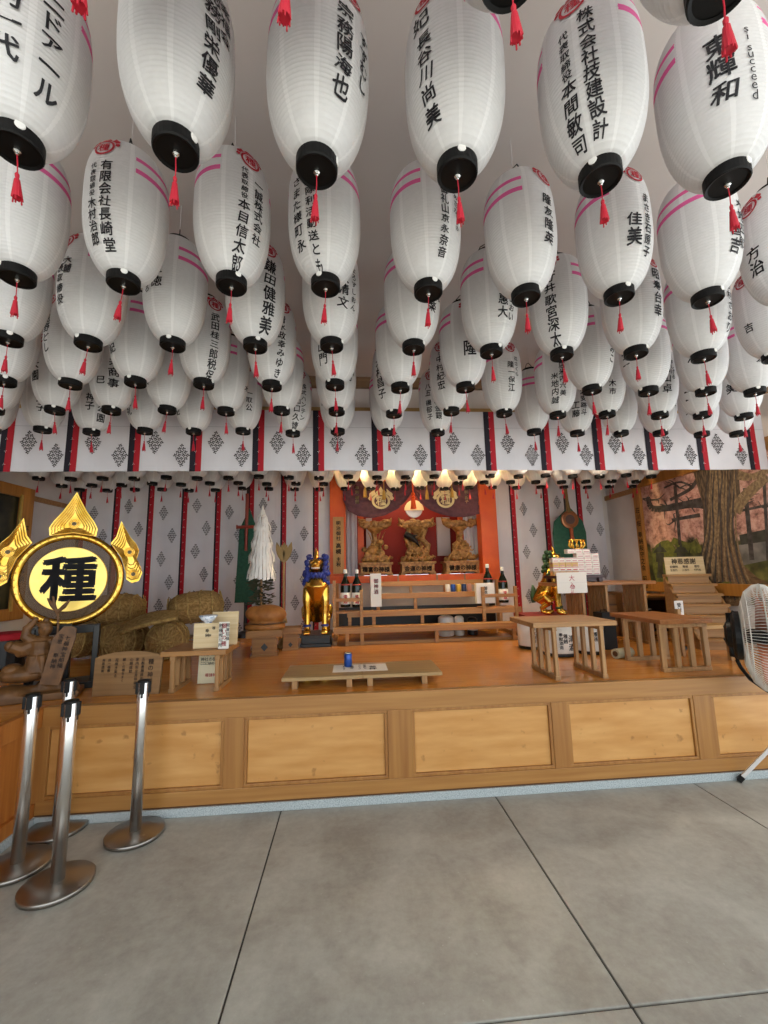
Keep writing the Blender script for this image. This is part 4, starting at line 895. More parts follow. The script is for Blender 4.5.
# three carved shrine pieces
def carving(px0, px1, txt, kind, label):
    a, b_ = PY(px0, 571, 6.36), PY(px1, 571, 6.36); cx = (a.x+b_.x)/2; w = (b_.x-a.x)/2
    t = thing('carved_shrine', label, 'carving', (cx, 6.45, zf-.004), 0, 'three carved wooden shrines on the altar')
    MB().box(-w*.9, w*.9, -.13, .13, .03, .17).box(-w, w, -.15, .15, .165, .20).prism([(-w, 0), (-w*.75, 0), (-w*.6, .03), (w*.6, .03), (w*.75, 0), (w, 0), (w*.93, .05), (-w*.93, .05)], .28, Matrix.Translation((0, -.14, 0))).build('pedestal', W_CARVE, t, world=False, bevel=.004)
    mbk = MB(); V = write([(txt, 0, 0, 1)], .085, vertical=False, bold=.03); xm = max(v[0] for v in V[0]); V = ([(x-xm/2, y) for x, y in V[0]], V[1])
    s = min(1, w*1.6/xm); V = ([(x*s, y*s) for x, y in V[0]], V[1])
    mbk.add([(x, -.1325, .095+y) for x, y in V[0]], V[1]); mbk.build('lettering', M_INKB, t, world=False)
    rnd = random.Random(px0); b = MB()
    for k in range(44):
        an = rnd.uniform(0, 6.28); r = rnd.uniform(.1, 1); x, y = r*w*.82*cos(an), r*.11*sin(an); b.ball((x, y, .22+rnd.uniform(0, .07)*(1.3-r)), (rnd.uniform(.03, .06), .05, rnd.uniform(.025, .05)), 8)
    for k in range(8):
        x = (-1+2*k/7)*w*.75; b.tube([(x, -.1, .23), (x+.03, -.12, .29), (x+.06, -.1, .27), (x+.05, -.08, .24)], [.02, .022, .016, .01], 6)
    for k in range(46):
        zz = rnd.uniform(.24, .50); ww = w*.72*(1-(zz-.24)/.34); b.ball((rnd.uniform(-ww, ww), -.04+rnd.uniform(-.06, .05), zz), (rnd.uniform(.018, .04), .035, rnd.uniform(.015, .035)), 8)
    for k in range(10):
        a0 = rnd.uniform(0, 6.28); x = rnd.uniform(-.6, .6)*w; zz = rnd.uniform(.26, .4); b.tube([(x+.05*cos(a0+v)*(1-v*.12), -.12, zz+.04*sin(a0+v)*(1-v*.12)) for v in (0, .8, 1.6, 2.4, 3.2, 4)], [.016, .016, .014, .012, .01, .006], 6)
    if kind == 0:
        b.tube([(.0, 0, .25), (.02, 0, .45), (-.02, 0, .62), (0, 0, .8)], [.07, .045, .04, .06], 10); b.ball((-.05, -.08, .38), .085, 14); b.ball((.08, -.08, .50), .05, 12); b.ball((.10, -.08, .34), .042, 10); b.ball((.16, -.04, .43), .04, 10); b.ball((-.17, -.02, .40), .045, 10)
        for k in range(5): b.tube([(.02*k-.03, 0, .45), (.05*k-.08, -.05, .6+.03*(k % 2)), (.07*k-.12, -.03, .68)], [.012, .01, .005], 6)
    elif kind == 1:
        for k in range(14):
            a0 = k*.55; b.ball((.13*cos(a0)*(1-.03*k), -.05*sin(a0), .27+.035*k), (.07, .06, .045), 10)
        b.tube([(.14, -.03, .3), (.17, -.05, .45), (.08, -.06, .55), (.14, -.05, .68), (.05, 0, .78)], [.05, .05, .045, .04, .05], 10); b.tube([(-.15, -.03, .3), (-.1, -.05, .42), (-.16, -.05, .55), (-.08, 0, .76)], [.04, .045, .04, .05], 10)
    else:
        b.tube([(0, 0, .25), (0, 0, .42), (0, 0, .6), (0, 0, .78)], [.1, .06, .05, .09], 10); b.ball((0, -.05, .62), (.055, .05, .05), 10); b.ball((0, -.05, .68), (.035, .04, .04), 10)
        for s in (-1, 1): b.tube([(s*.08, -.03, .3), (s*.11, -.05, .45), (s*.05, -.05, .5)], [.04, .03, .02], 8); b.ball((s*.09, -.05, .35), (.05, .05, .06), 8)
    b.build('carved_figures', W_CARVE, t, world=False, mods=remesh(.0075, 1))
    b = MB()
    ztop = .74
    for k in range(60):
        an = rnd.uniform(0, 6.28); r = rnd.uniform(0, 1)**.6; b.ball((r*w*(.85 if kind != 1 else .98)*cos(an), r*.12*sin(an), ztop+.05*r+rnd.uniform(-.03, .05)), (rnd.uniform(.04, .07), .05, rnd.uniform(.025, .04)), 8)
    for s in (-1, 1): b.tube([(s*w*.5, -.05, ztop), (s*w*.85, -.06, ztop+.05), (s*w*1.0, -.05, ztop+.14)], [.05, .04, .01], 8)
    b.tube([(0, 0, ztop-.10), (0, 0, ztop-.02)], [.05, .13], 12); b.ball((0, 0, ztop+.03), (w*.86, .13, .055), 18)
    for k in range(13):
        x = (-1+2*k/12)*w*.8; a0 = rnd.uniform(0, 6.28); b.tube([(x+.05*cos(a0+v)*(1-v*.15), -.12, ztop+.03+.045*sin(a0+v)*(1-v*.15)) for v in (0, .8, 1.6, 2.4, 3.2, 4)], [.018, .018, .016, .014, .01, .006], 6)
    b.build('cloud_canopy', W_CARVE, t, world=False, mods=remesh(.0075, 1))
    if kind == 1:
        MB().tube([(-.19, -.12, .62), (-.1, -.14, .57), (-.02, -.13, .50), (.03, -.12, .42)], [.05, .055, .03, .008], 8).tube([(-.08, -.13, .58), (0, -.14, .60)], [.03, .006], 8).build('black_bird', M_BLACK, t, world=False, mods=remesh(.008, 2))
carving(359, 393, '種富の神様', 0, 'carved wooden shrine with round fruit under a leafy canopy, beside the name plaque')
carving(400, 436, '金運の神様', 1, 'tallest carved wooden shrine, coiling clouds around a black bird')
carving(444, 481, '健康の神様', 2, 'carved wooden shrine with a narrow stem and spreading top beside the right post')

# ------------------------------------------------------------------ stepped offering rack
t = thing('offering_rack', 'stepped wooden rack of rails and shelves in front of the altar', 'rack', (.95, 5.4, ZS))
TI = [(-.20, 2.08, 4.95, .88), (-.05, 2.10, 5.2, 1.035), (.30, 1.80, 5.45, 1.225), (.32, 1.80, 5.7, 1.37)]
for i, (x0, x1, y, z) in enumerate(TI):
    MB().box(x0, x1, y-.02, y+.22, z-.02, z).build('shelf', W_RACK, t, bevel=.003)
    MB().box(x0, x1, y-.04, y-.02, z-.055, z+.012).build('front_rail', W_RACK, t, bevel=.003)
    for x in ((-.05, .12, .98, 1.90) if i == 0 else (-.02, .27, .86, 1.84) if i == 1 else (.34, .82, 1.76) if i == 2 else (.36, .80, 1.27, 1.76)):
        MB().box(x-.02, x+.02, y-.018, y+.02, (ZS if i == 0 else TI[i-1][3]), z-.02).build('upright', W_RACK, t, bevel=.002)
MB().box(-.07, 2.06, 4.97, 5.02, ZS, ZS+.035).build('foot_rail', W_RACK, t, bevel=.003)
for i, (x0, x1, y) in enumerate(((-.22, .14, 5.08), (1.60, 2.05, 5.14))):
    MB().box(x0, x1, y, y+.02, 1.17, 1.21).build('guard_rail', W_RACK, t, bevel=.003)
    for x in (x0+.02, x1-.02): MB().box(x-.018, x+.018, y-.001, y+.04, .88, 1.42 if x < 0 else 1.30).build('guard_post', W_RACK, t, bevel=.002)
    MB().box(x0, x1, y+.04, y+.24, 1.03, 1.05).build('side_shelf', W_RACK, t)
for x in (-.19, 2.06): MB().box(x-.02, x+.02, 5.0, 5.9, ZS, ZS+.04).box(x-.02, x+.02, 5.88, 5.92, ZS, 1.37).build('side_frame', W_RACK, t)
def bottle(px, yb, Y, label, h=.44, lab_c=M_PAPER, cap=M_WHITE):
    c = PY(px, yb, Y); z = yb if yb < 5 else c.z
    t = thing('sake_bottle', label, 'bottle', (c.x, Y, z), 0, 'sake bottles on the offering rack'); k = h/.4
    MB().lathe([(.001, 0), (.05*k, 0), (.052*k, .01), (.052*k, .21*k), (.045*k, .25*k), (.018*k, .31*k), (.0155*k, .36*k), (.017*k, .362*k), (.017*k, .37*k)], n=24).build('glass', M_GLASS, t, world=False, smooth=True)
    MB().lathe([(.0525*k, .03*k), (.0532*k, .031*k), (.0532*k, .15*k), (.0525*k, .151*k)], n=24, caps=False).build('label', lab_c, t, world=False, smooth=True)
    MB().lathe([(.019*k, .35*k), (.0195*k, .352*k), (.0195*k, .385*k), (.017*k, .392*k), (.001, .392*k)], n=16).build('cap', cap, t, world=False)
    V = write([('清酒', 0, .03*k, 1)], .045*k, bold=.03); MB().add([(x, -sqrt(max((.0545*k)**2-x*x, 0)), .10*k+y) for x, y in V[0]], V[1]).build('lettering', M_CREST, t, world=False)
    MB().lathe([(.032*k, .27*k), (.04*k, .25*k), (.05*k, .235*k), (.049*k, .22*k)], n=16, caps=False).build('neck_band', mat('neck_red', 'a5342c', .6), t, world=False)
    return t
bottle(345.5, 607, 5.22, 'dark sake bottle at the outer end of the rack, below the name plaque', .46)
bottle(357, 607, 5.22, 'dark sake bottle on the rack between its twin and the tall white box', .46)
bottle(489, 600.5, 5.33, 'dark sake bottle standing behind the white carton on the rack', .47)
bottle(504, 602.5, 5.24, 'dark sake bottle at the rack end by the curtain strip', .45)
def boxthing(name, label, cat, px0, px1, py0, py1, Y, d, M, txt=None, ink=M_CREST, group=None, vert=True, sz=.05):
    a, b_ = PY(px0, py1, Y), PY(px1, py0, Y); w, h = b_.x-a.x, b_.z-a.z
    t = thing(name, label, cat, ((a.x+b_.x)/2, Y, a.z), 0, group)
    MB().box(-w/2, w/2, 0, d, 0, h).build('body', M, t, world=False, bevel=.003)
    MB().box(-w/2-.001, w/2+.001, -.001, d+.001, h-.012, h+.001).build('lid', M, t, world=False)
    if txt: V = write([(txt, 0, h*.85, 1)], sz, vertical=True, bold=.02); MB().add([(x, -.002, y) for x, y in V[0]], V[1]).build('lettering', ink, t, world=False)
    return t
boxthing('gift_box', 'tall white box with faint red writing standing between bottles and shelves', 'box', 371, 381, 573.5, 607, 5.2, .1, M_PAPER, '御神酒', M_CREST, sz=.06)
boxthing('gift_box', 'squat white carton with writing in front of the right bottles', 'box', 477, 494, 583, 603.5, 5.185, .07, M_PAPER, '御供', M_INKB, sz=.05)
for px, M, nm in ((447.5, M_PAPER, 'white'), (453.2, M_CAN, 'blue'), (458.8, mat('can_yellow', 'c9a53a', .4), 'yellow'), (464, mat('can_navy', '33456f', .35, .4), 'navy'), (469.3, mat('can_red', 'c08a78', .4), 'pinkish')):
    c = PY(px, 590, 5.52)
    t = thing('offering_can', 'small %s can in the row on the third shelf of the rack' % nm, 'can', (c.x, 5.52, 1.226), 0, 'cans on the offering rack')
    MB().lathe([(.024, 0), (.031, .006), (.031, .095), (.026, .105), (.001, .103)], n=18).build('can', M, t, world=False, smooth=True)
    MB().lathe([(.027, .1045), (.0275, .108), (.024, .108)], n=18).build('rim', M_STEEL, t, world=False)
for px, w_, M, h, lb in ((449, .10, M_PAPER, .25, 'wide white jar under the lowest rack shelf'), (462.5, .06, M_PAPER, .24, 'narrow white jar under the lowest rack shelf'), (476, .065, M_BLACK, .22, 'black jar with a pale label under the rack')):
    c = PY(px, 632, 5.3)
    t = thing('offering_jar', lb, 'jar', (c.x, 5.45, ZS), 0, 'jars under the offering rack')
    MB().lathe([(w_*.9, 0), (w_, .01), (w_, h-.03), (w_*.8, h-.01), (w_*.5, h), (.001, h)], n=24).build('jar', M, t, world=False, smooth=False)
    MB().lathe([(w_*1.01, .06), (w_*1.02, .061), (w_*1.02, .15), (w_*1.01, .151)], n=24, caps=False).build('label', M_PAPER if M is M_BLACK else mat('jar_label', 'c9c2b6', .7), t, world=False)

# ------------------------------------------------------------------ low benches at the stage edge
def bench(x0, x1, legs, label):
    t = thing('low_bench', label, 'bench', ((x0+x1)/2, 3.38, ZS), 0, 'low benches at the stage edge')
    MB().box(x0, x1, 3.17, 3.60, .748, .772).build('bench_top', W_GREYT, t, bevel=.003)
    for x in legs: MB().box(x-.02, x+.02, 3.185, 3.255, ZS, .748).box(x-.02, x+.02, 3.50, 3.57, ZS, .748).box(x-.014, x+.014, 3.22, 3.54, .715, .748).build('leg_frame', W_TABLEZ, t, bevel=.002)
bench(-.50, .076, (-.41, -.02), 'low plank bench carrying the blue can, left of the pair')
bench(.079, .66, (.13, .53), 'low plank bench with a bare end, right of the pair')
t = thing('notice_sheet', 'white sheet with black characters lying across both low benches', 'paper', (.06, 3.41, .7725))
MB().box(-.205, .21, -.12, .12, 0, .0015).build('sheet', M_PAPER, t, world=False)
mbk = MB(); V = write([('参拝', .1, .05, 1.4), ('靴を脱いで', .04, .09, .6), ('お上がり下さい', .0, .10, .5), ('種銭神社', -.06, .08, .6), ('お願いします', -.12, .09, .5)], .045, bold=.02)
mbk.add([(x, y, .0025) for x, y in V[0]], V[1]); mbk.build('lettering', M_INK, t, world=False)
t = thing('drink_can', 'blue drink can with a silver top standing on the white sheet', 'can', (-.03, 3.46, .774))
MB().lathe([(.024, 0), (.031, .008), (.031, .09), (.026, .102)], n=24).build('can_body', M_CAN, t, world=False, smooth=True)
MB().lathe([(.026, .101), (.0275, .104), (.0275, .107), (.025, .107), (.024, .103), (.001, .102)], n=24, caps=False).build('lid', M_STEEL, t, world=False, smooth=True)

# ------------------------------------------------------------------ right side of the stage
def barrel(px, py, label, r=.155, h=.31):
    c = PZ(px, py, ZS)
    t = thing('straw_barrel', label, 'barrel', (c.x, c.y+r, ZS), 0, 'white wrapped barrels behind the slat table')
    MB().lathe([(r*.97, 0), (r, .01), (r, .03)], n=32).build('base_band', M_BLACK, t, world=False)
    MB().lathe([(r*1.0, .03), (r*1.01, .04), (r*1.02, h*.5), (r, h-.03)], n=32).build('paper_wrap', M_PAPER, t, world=False, smooth=True)
    MB().lathe([(r*1.01, h-.03), (r*1.02, h-.01), (r*.9, h), (.001, h)], n=32).build('lid', M_DKRED, t, world=False)
    V = write([('清酒', .05, .2, 1), ('種銭', -.01, .21, .6), ('奉献酒造', -.05, .22, .5)], .07, bold=.02); MB().add([(x, -sqrt(max((r*1.03)**2-x*x, 0)), y) for x, y in V[0]], V[1]).build('lettering', M_INK, t, world=False)
barrel(568, 657.5, 'white wrapped barrel with black writing seen between the slatted legs')
barrel(540, 650, 'white wrapped barrel behind the left slatted leg', .15)
barrel(598, 655, 'white wrapped barrel behind the right slatted leg', .13)
c = PZ(613, 650, ZS); t = thing('black_case', 'tall black case standing behind the table legs', 'case', (c.x, c.y+.1, ZS)); MB().box(-.07, .07, -.08, .08, 0, .36).build('case', M_BLACKP, t, world=False, bevel=.006); MB().tube([(-.03, 0, .36), (-.03, 0, .38), (.03, 0, .38), (.03, 0, .36)], .006, 6).build('handle', M_BLACKP, t, world=False)
c = PZ(627, 659, ZS); t = thing('rolled_mat', 'small pale rolled mat lying on the stage under the long table', 'rolled mat', (c.x, c.y+.05, ZS), .35)
MB().tube([(-.1, 0, .045), (.1, 0, .045)], .043, 14).build('roll', mat('pale_green', 'b9b494', .8), t, world=False, smooth=False); MB().tube([(-.104, 0, .045), (-.101, 0, .045)], .025, 12).build('core', W_DARK, t, world=False)
# lacquer stand with small boxes, notice hanging from the back table
t = thing('lacquer_stand', 'dark lacquer stand carrying the stacked little boxes', 'stand', (2.40, 4.56, 1.351))
zs = 1.425
MB().box(-.20, .36, -.15, .15, zs-1.351-.03, zs-1.351).build('stand_top', mat('wine_lacquer', '3a1416', .3), t, world=False, bevel=.004)
for x in (-.16, .31):
    for y in (-.11, .11): MB().box(x-.02, x+.02, y-.02, y+.02, 0, zs-1.351-.03).build('leg', mat('wine_lacquer', '', 0), t, world=False)
MB().box(-.17, .33, -.10, -.085, .01, zs-1.351-.03).build('apron', mat('wine_lacquer', '', 0), t, world=False)
def smallbox(x, y, z, w, h, M, print_, label, group):
    t = thing('amulet_box', label, 'box', (x, y, z), 0, group)
    MB().box(-w/2, w/2, -.04, .04, 0, h).build('carton', M, t, world=False, bevel=.002)
    MB().box(-w*.36, w*.36, -.0412, -.0405, h*.2, h*.42).box(-w/2-.0006, w/2+.0006, -.0408, .0408, h*.78, h*.9).build('printed_band', print_, t, world=False)
bw, bh = .083, .047
M_PINKP = mat('pink_print', 'c9949c', .7)
for lev in range(6):
    for k in range(3):
        x = 2.545+k*(bw+.004)-(0 if lev < 5 else .10)
        smallbox(x, 4.55, zs+.001+lev*(bh+.001), bw, bh, M_PAPER, M_PINKP, 'small white printed carton in the tall stack beneath the gilt bowl', 'white cartons stacked on the lacquer stand')
M_GOLDBX = mat('straw_gold_card', 'd0b066', .6)
for lev in range(4):
    for k in range(4):
        x = 2.232+k*.072
        smallbox(x, 4.50, zs+.001+lev*(bh+.001), .069, bh, M_GOLDBX if lev in (0, 2) else M_PAPER, M_CREST if lev == 1 else M_PINKP, 'small %s carton in the %s layer of the low stack by the statue' % ('straw gold' if lev in (0, 2) else 'white red-banded', ORD[lev+1]), 'gold and white cartons stacked on the lacquer stand')
t = thing('gilt_bowl', 'pierced gilt bowl on top of the stacked white cartons', 'bowl', (2.54, 4.55, zs+.002+6*(bh+.001)))
b = MB()
for k in range(10):
    a = 2*pi*k/10; b.tube([(.05*cos(a), .03*sin(a), .004), (.10*cos(a), .034*sin(a), .04), (.085*cos(a+.3), .03*sin(a+.3), .10)], .009, 6)
b.lathe([(.05, 0), (.055, .01), (.03, .012)], n=16, T=Matrix.Diagonal((1, .65, 1, 1))); b.tube([(.095*cos(a*.5236), .033*sin(a*.5236), .1) for a in range(13)], .008, 6); b.build('bowl', M_GOLD, t, world=False, smooth=True)
a, b_ = PY(558, 593.5, 4.32), PY(586, 572, 4.32)
t = thing('hanging_notice', 'white paper notice with red brush writing hung in front of the stacked cartons', 'paper', ((a.x+b_.x)/2, 4.325, a.z))
w = (b_.x-a.x)/2; h = b_.z-a.z
MB().box(-w, w, -.004, 0, 0, h).build('sheet', M_PAPER, t, world=False); MB().box(-w, w, -.0046, -.004, h*.5, h*.505).build('fold', M_GREYW, t, world=False)
mbk = MB(); V = write([('大入', .0, h*.88, 1.2), ('御礼', 0, h*.4, .9)], .055, bold=.0); mbk.add([(x, -.0055, y) for x, y in V[0]], V[1]); mbk.build('lettering', M_CREST, t, world=False)
MB().bar((-w*.6, .02, h*.3), (-w*.6, .02, h), .01).bar((w*.6, .02, h*.3), (w*.6, .02, h), .01).build('clip_rods', W_TABLEZ, t, world=False)
# crates and cupboard below the mural
for px0, px1, py0, py1, Y, lb in ((603, 616, 594, 622, 4.95, 'plain wooden crate seen behind the slatted legs'), (624, 634, 592, 618, 4.83, 'brown wooden crate beside the cupboard')):
    a, b_ = PY(px0, py1, Y), PY(px1, py0, Y)
    t = thing('wooden_crate', lb, 'crate', ((a.x+b_.x)/2, Y, ZS)); w = (b_.x-a.x)/2; h = b_.z-ZS
    MB().box(-w, w, 0, .3, 0, h).build('body', W_DARK, t, world=False, bevel=.004)
    for k in range(4): MB().box(-w-.004, w+.01, -.012, 0, h*k/4+.01, h*(k+1)/4-.01).build('slat', wood('crate_wood', '70481f', '875a2b', 'x', .55), t, world=False, bevel=.002)
t = thing('side_cupboard', 'brown wooden shelf unit with a dark open bay against the mural wall', 'cupboard', (3.85, 5.35, ZS))
MB().box(-.25, .24, -.3, .5, .40, .43).box(-.25, -.22, -.3, .5, 0, .40).box(.2, .24, -.3, .5, 0, .40).box(-.25, .24, -.3, .5, .2, .22).box(-.25, .24, .46, .5, 0, .40).build('carcass', W_DARK, t, world=False, bevel=.003)
MB().box(-.27, .24, -.32, .5, .43, .455).build('top_board', wood('cup_top', '8a5c2c', 'a57439', 'x', .5), t, world=False, bevel=.003)
for k, (yy_, zz_) in enumerate(((-.1, .22), (.12, .22))):
    tt = thing('covered_dish', 'small dark dish with a pale rim, %s one in the shelf unit' % ('near' if k == 0 else 'far'), 'dish', (3.75, 5.35+yy_, ZS+zz_+.001))
    MB().lathe([(.04, 0), (.08, .03), (.085, .05)], n=20).build('dish', M_BLACK, tt, world=False); MB().lathe([(.085, .05), (.088, .055), (.07, .062), (.001, .066)], n=20, caps=False).build('lid', M_PAPER, tt, world=False)

# stepped display stand with a sign
rzs = -.33
base = PZ(699, 650, ZS)
t = thing('stepped_stand', 'wooden display steps with seven treads leading up to the mural', 'display steps', (base.x+.02, base.y, ZS), rzs)
n = 7; W = .44
for k in range(n):
    z = .10+k*.103; y = k*.105
    MB().box(0, W, y, y+.13, z-.028, z).build('tread', wood('tread_wood', '8f6330', 'aa7c42', 'x', .5), t, world=False, bevel=.003)
    MB().box(.02, W-.02, y+.02, y+.035, max(0, z-.10), z-.028).build('riser', W_TABLE, t, world=False)
b = MB(); prof = [(0, 0)]+[(0, .07)]
for x in (.0, W-.02):
    pts = [(0, 0), (0, .07), (.1+6*.105, .07+6*.103), (.12+6*.105, .07+6*.103), (.12+6*.105, 0)]
    vs = [(x, p, q_) for p, q_ in pts]+[(x+.02, p, q_) for p, q_ in pts]
    b.add(vs, [(0, 1, 2, 3, 4), (9, 8, 7, 6, 5)]+[(i, (i+1) % 5, 5+(i+1) % 5, 5+i) for i in range(5)])
b.build('side_panel', W_TABLE, t, world=False)
R_ = Matrix.Rotation(rzs, 4, 'Z')
a = Vector((base.x+.02, base.y, ZS+.10+6*.103))+(R_ @ Vector((.0+W/2, .69, 0)))
t = card('steps_sign', 'pale wooden sign with a large heading on the top tread of the steps', 'sign', a, .43, .195, [('神恩感謝', -.145, .145, 1.25)], .055, rzs*.4, .05, W_PALE, .015, M_INKB, False, bold=.02)
V = write([('初穂料', -.17, .085, 1), ('五百円', -.17, .045, .9), ('種銭', -.03, .085, 1), ('三百円', -.04, .045, .9), ('御守', .1, .085, 1), ('千円也', .09, .045, .9)], .03, vertical=False, bold=.02)
T = Matrix.Rotation(-.05, 4, 'X'); MB().add([T @ Vector((x, -.002, y)) for x, y in V[0]], V[1]).build('small_lettering', M_INKB, t, world=False)
c = PY(679.5, 614, 4.05)
t = thing('small_placard', 'small white placard with black characters on a dark peg by the steps', 'sign', (c.x, 4.05, ZS))
MB().box(-.045, .045, -.006, 0, c.z-ZS-.01, c.z-ZS+.13).build('card', M_WHITE, t, world=False); MB().box(-.012, .012, 0, .02, 0, c.z-ZS+.12).box(-.06, .06, -.04, .06, 0, .02).build('peg', M_BLACK, t, world=False)
V = write([('受付', 0, .11, 1)], .045, bold=.03); MB().add([(x, -.0075, c.z-ZS+y) for x, y in V[0]], V[1]).build('lettering', M_INK, t, world=False)
t = thing('wooden_stool', 'small plain wooden stool at the foot of the steps behind the fan', 'stool', (3.12, 3.62, ZS), .1)
MB().box(-.14, .14, -.14, .14, .27, .30).build('seat', wood('stool_wood', 'a57a42', 'bb9156', 'x', .5), t, world=False, bevel=.003)
for x in (-.12, .12):
    for y in (-.12, .12): MB().box(x-.016, x+.016, y-.016, y+.016, 0, .42 if y > 0 and x < 0 else .27).build('leg', W_TABLEZ, t, world=False)

# ------------------------------------------------------------------ mural and left picture
XM = XR-.03
t = thing('cherry_mural', 'large framed picture of an old cherry tree in pink bloom on the side wall', 'picture', (XM, 4.4, 1.3))
def mural_mat():
    M = bpy.data.materials.new('mural_print'); M.use_nodes = True; nt = M.node_tree; N = nt.nodes; L = nt.links; p = N['Principled BSDF']; p.inputs['Roughness'].default_value = .5
    tc = N.new('ShaderNodeTexCoord'); n1 = N.new('ShaderNodeTexNoise'); n1.inputs['Scale'].default_value = 9; n1.inputs['Detail'].default_value = 8; n1.inputs['Roughness'].default_value = .75
    n2 = N.new('ShaderNodeTexNoise'); n2.inputs['Scale'].default_value = 7; n2.inputs['Detail'].default_value = 7
    for q_ in (n1, n2): L.new(tc.outputs['Object'], q_.inputs['Vector'])
    a = N.new('ShaderNodeValToRGB'); e = a.color_ramp.elements; e[0].position, e[0].color = .36, lin('6a4c42'); e[1].position, e[1].color = .72, lin('dcc4b8')
    for ps, cc in ((.46, 'b5867a'), (.55, 'cfa596')): x = e.new(ps); x.color = lin(cc)
    g = N.new('ShaderNodeValToRGB'); e = g.color_ramp.elements; e[0].position, e[0].color = .35, lin('23261a'); e[1].position, e[1].color = .7, lin('7c7a40'); x = e.new(.52); x.color = lin('4a4d28')
    L.new(n1.outputs['Fac'], a.inputs[0]); L.new(n2.outputs['Fac'], g.inputs[0])
    sp = N.new('ShaderNodeSeparateXYZ'); L.new(tc.outputs['Object'], sp.inputs[0]); ad = N.new('ShaderNodeMath'); ad.operation = 'ADD'; ml = N.new('ShaderNodeMath'); ml.operation = 'MULTIPLY'; ml.inputs[1].default_value = .5
    L.new(n2.outputs['Fac'], ml.inputs[0]); L.new(sp.outputs[2], ad.inputs[0]); L.new(ml.outputs[0], ad.inputs[1])
    mr = N.new('ShaderNodeMapRange'); mr.inputs['From Min'].default_value = .68; mr.inputs['From Max'].default_value = .78; L.new(ad.outputs[0], mr.inputs[0])
    mx = N.new('ShaderNodeMix'); mx.data_type = 'RGBA'; L.new(mr.outputs[0], mx.inputs[0]); L.new(g.outputs[0], mx.inputs[6]); L.new(a.outputs[0], mx.inputs[7]); L.new(mx.outputs[2], p.inputs['Base Color'])
    return M
M_BARK = mat('printed_bark', '3a2f26', .55, 0, '7d6a52', 16, 0, (1, 3, .6), 8, ramp=(.38, .66)); M_BARKL = mat('printed_limb', '6d5b44', .55, 0, 'a08a66', 18, 0, (1, 2, 1.5), 7); M_DKBR = mat('printed_branch', '2f2a28', .55, 0, '55504c', 14)
M_STONE = mat('printed_stone', '2e2f28', .55, 0, '4a4b40', 12); M_PWALL = mat('printed_wall', '8b8a84', .55, 0, '5e5d58', 6); M_ROOT = mat('printed_root', '5a4530', .55, 0, '80664a', 16, 0, (1, 1, 3), 8)
yA, yB, zA, zB = 3.06, 5.50, 1.30, 2.60
MM = MB().box(XM+.005, XM+.02, yA, yB, zA, zB)
def flat(pts, mi, d): MM.m(mi).add([PX(x, y, XM+.004-d) for x, y in pts], [tuple(range(len(pts)))])
def limb(pts, ws, mi, d):
    if len(pts) > 2:
        P_, W_ = [], []
        for i in range(len(pts)-1):
            p0, p1, p2, p3 = pts[max(i-1, 0)], pts[i], pts[i+1], pts[min(i+2, len(pts)-1)]
            for k in range(5):
                u = k/5; h = lambda a, b, c, e: .5*(2*b+(c-a)*u+(2*a-5*b+4*c-e)*u*u+(3*b-a-3*c+e)*u**3)
                P_.append((h(p0[0], p1[0], p2[0], p3[0]), h(p0[1], p1[1], p2[1], p3[1]))); W_.append(ws[i]+(ws[i+1]-ws[i])*u)
        pts, ws = P_+[pts[-1]], W_+[ws[-1]]
    for (x0, y0), (x1, y1), w0, w1 in zip(pts, pts[1:], ws, ws[1:]):
        dx, dy = x1-x0, y1-y0; l = sqrt(dx*dx+dy*dy); nx, ny = -dy/l, dx/l
        flat([(x0+nx*w0, y0+ny*w0), (x1+nx*w1, y1+ny*w1), (x1-nx*w1, y1-ny*w1), (x0-nx*w0, y0-ny*w0)], mi, d)
flat([(652, 552), (656, 545), (662, 541), (668, 540), (673, 544), (677, 551), (679, 562), (678, 574), (668, 584), (657, 583), (653, 570)], 4, .0004)
flat([(738, 545), (768, 541), (768, 560), (740, 566)], 5, .0004)
limb([(648, 497), (652, 508), (668, 508), (690, 504), (703, 503)], [2, 3, 3.2, 4, 6], 3, .0008)
limb([(675, 486), (680, 545)], [1.6, 1.6], 3, .0007); limb([(670, 500), (690, 489), (698, 478)], [1.5, 1.8, 2], 3, .0007); limb([(664, 488), (680, 482), (694, 488)], [.8, 1, 1.2], 3, .0007); limb([(672, 520), (700, 515)], [1.5, 2], 3, .0007)
limb([(672, 540), (690, 548), (700, 545)], [3, 5, 8], 4, .0005)
limb([(745, 488), (752, 560)], [2.2, 2.4], 3, .0007); limb([(764, 480), (768, 560)], [1.6, 1.6], 3, .0007); limb([(735, 512), (768, 505)], [1.2, 1.4], 3, .0007); limb([(740, 540), (768, 535)], [5, 6], 6, .0006)
flat([(692, 468), (738, 466), (741, 500), (733, 520), (735, 545), (744, 566), (758, 580), (768, 586), (768, 606), (700, 606), (688, 598), (699, 575), (704, 545), (703, 505)], 1, .0012)
flat([(724, 540), (734, 545), (744, 566), (758, 578), (768, 582), (768, 606), (706, 606), (716, 575)], 7, .0016)
limb([(735, 512), (742, 500), (756, 486), (768, 477)], [6, 6, 5, 4], 2, .002); limb([(712, 468), (718, 485), (716, 520), (714, 570)], [3, 4, 4, 3], 2, .0018); limb([(738, 475), (752, 477), (768, 470)], [5, 3.5, 3], 2, .0019)
rt = random.Random(11)
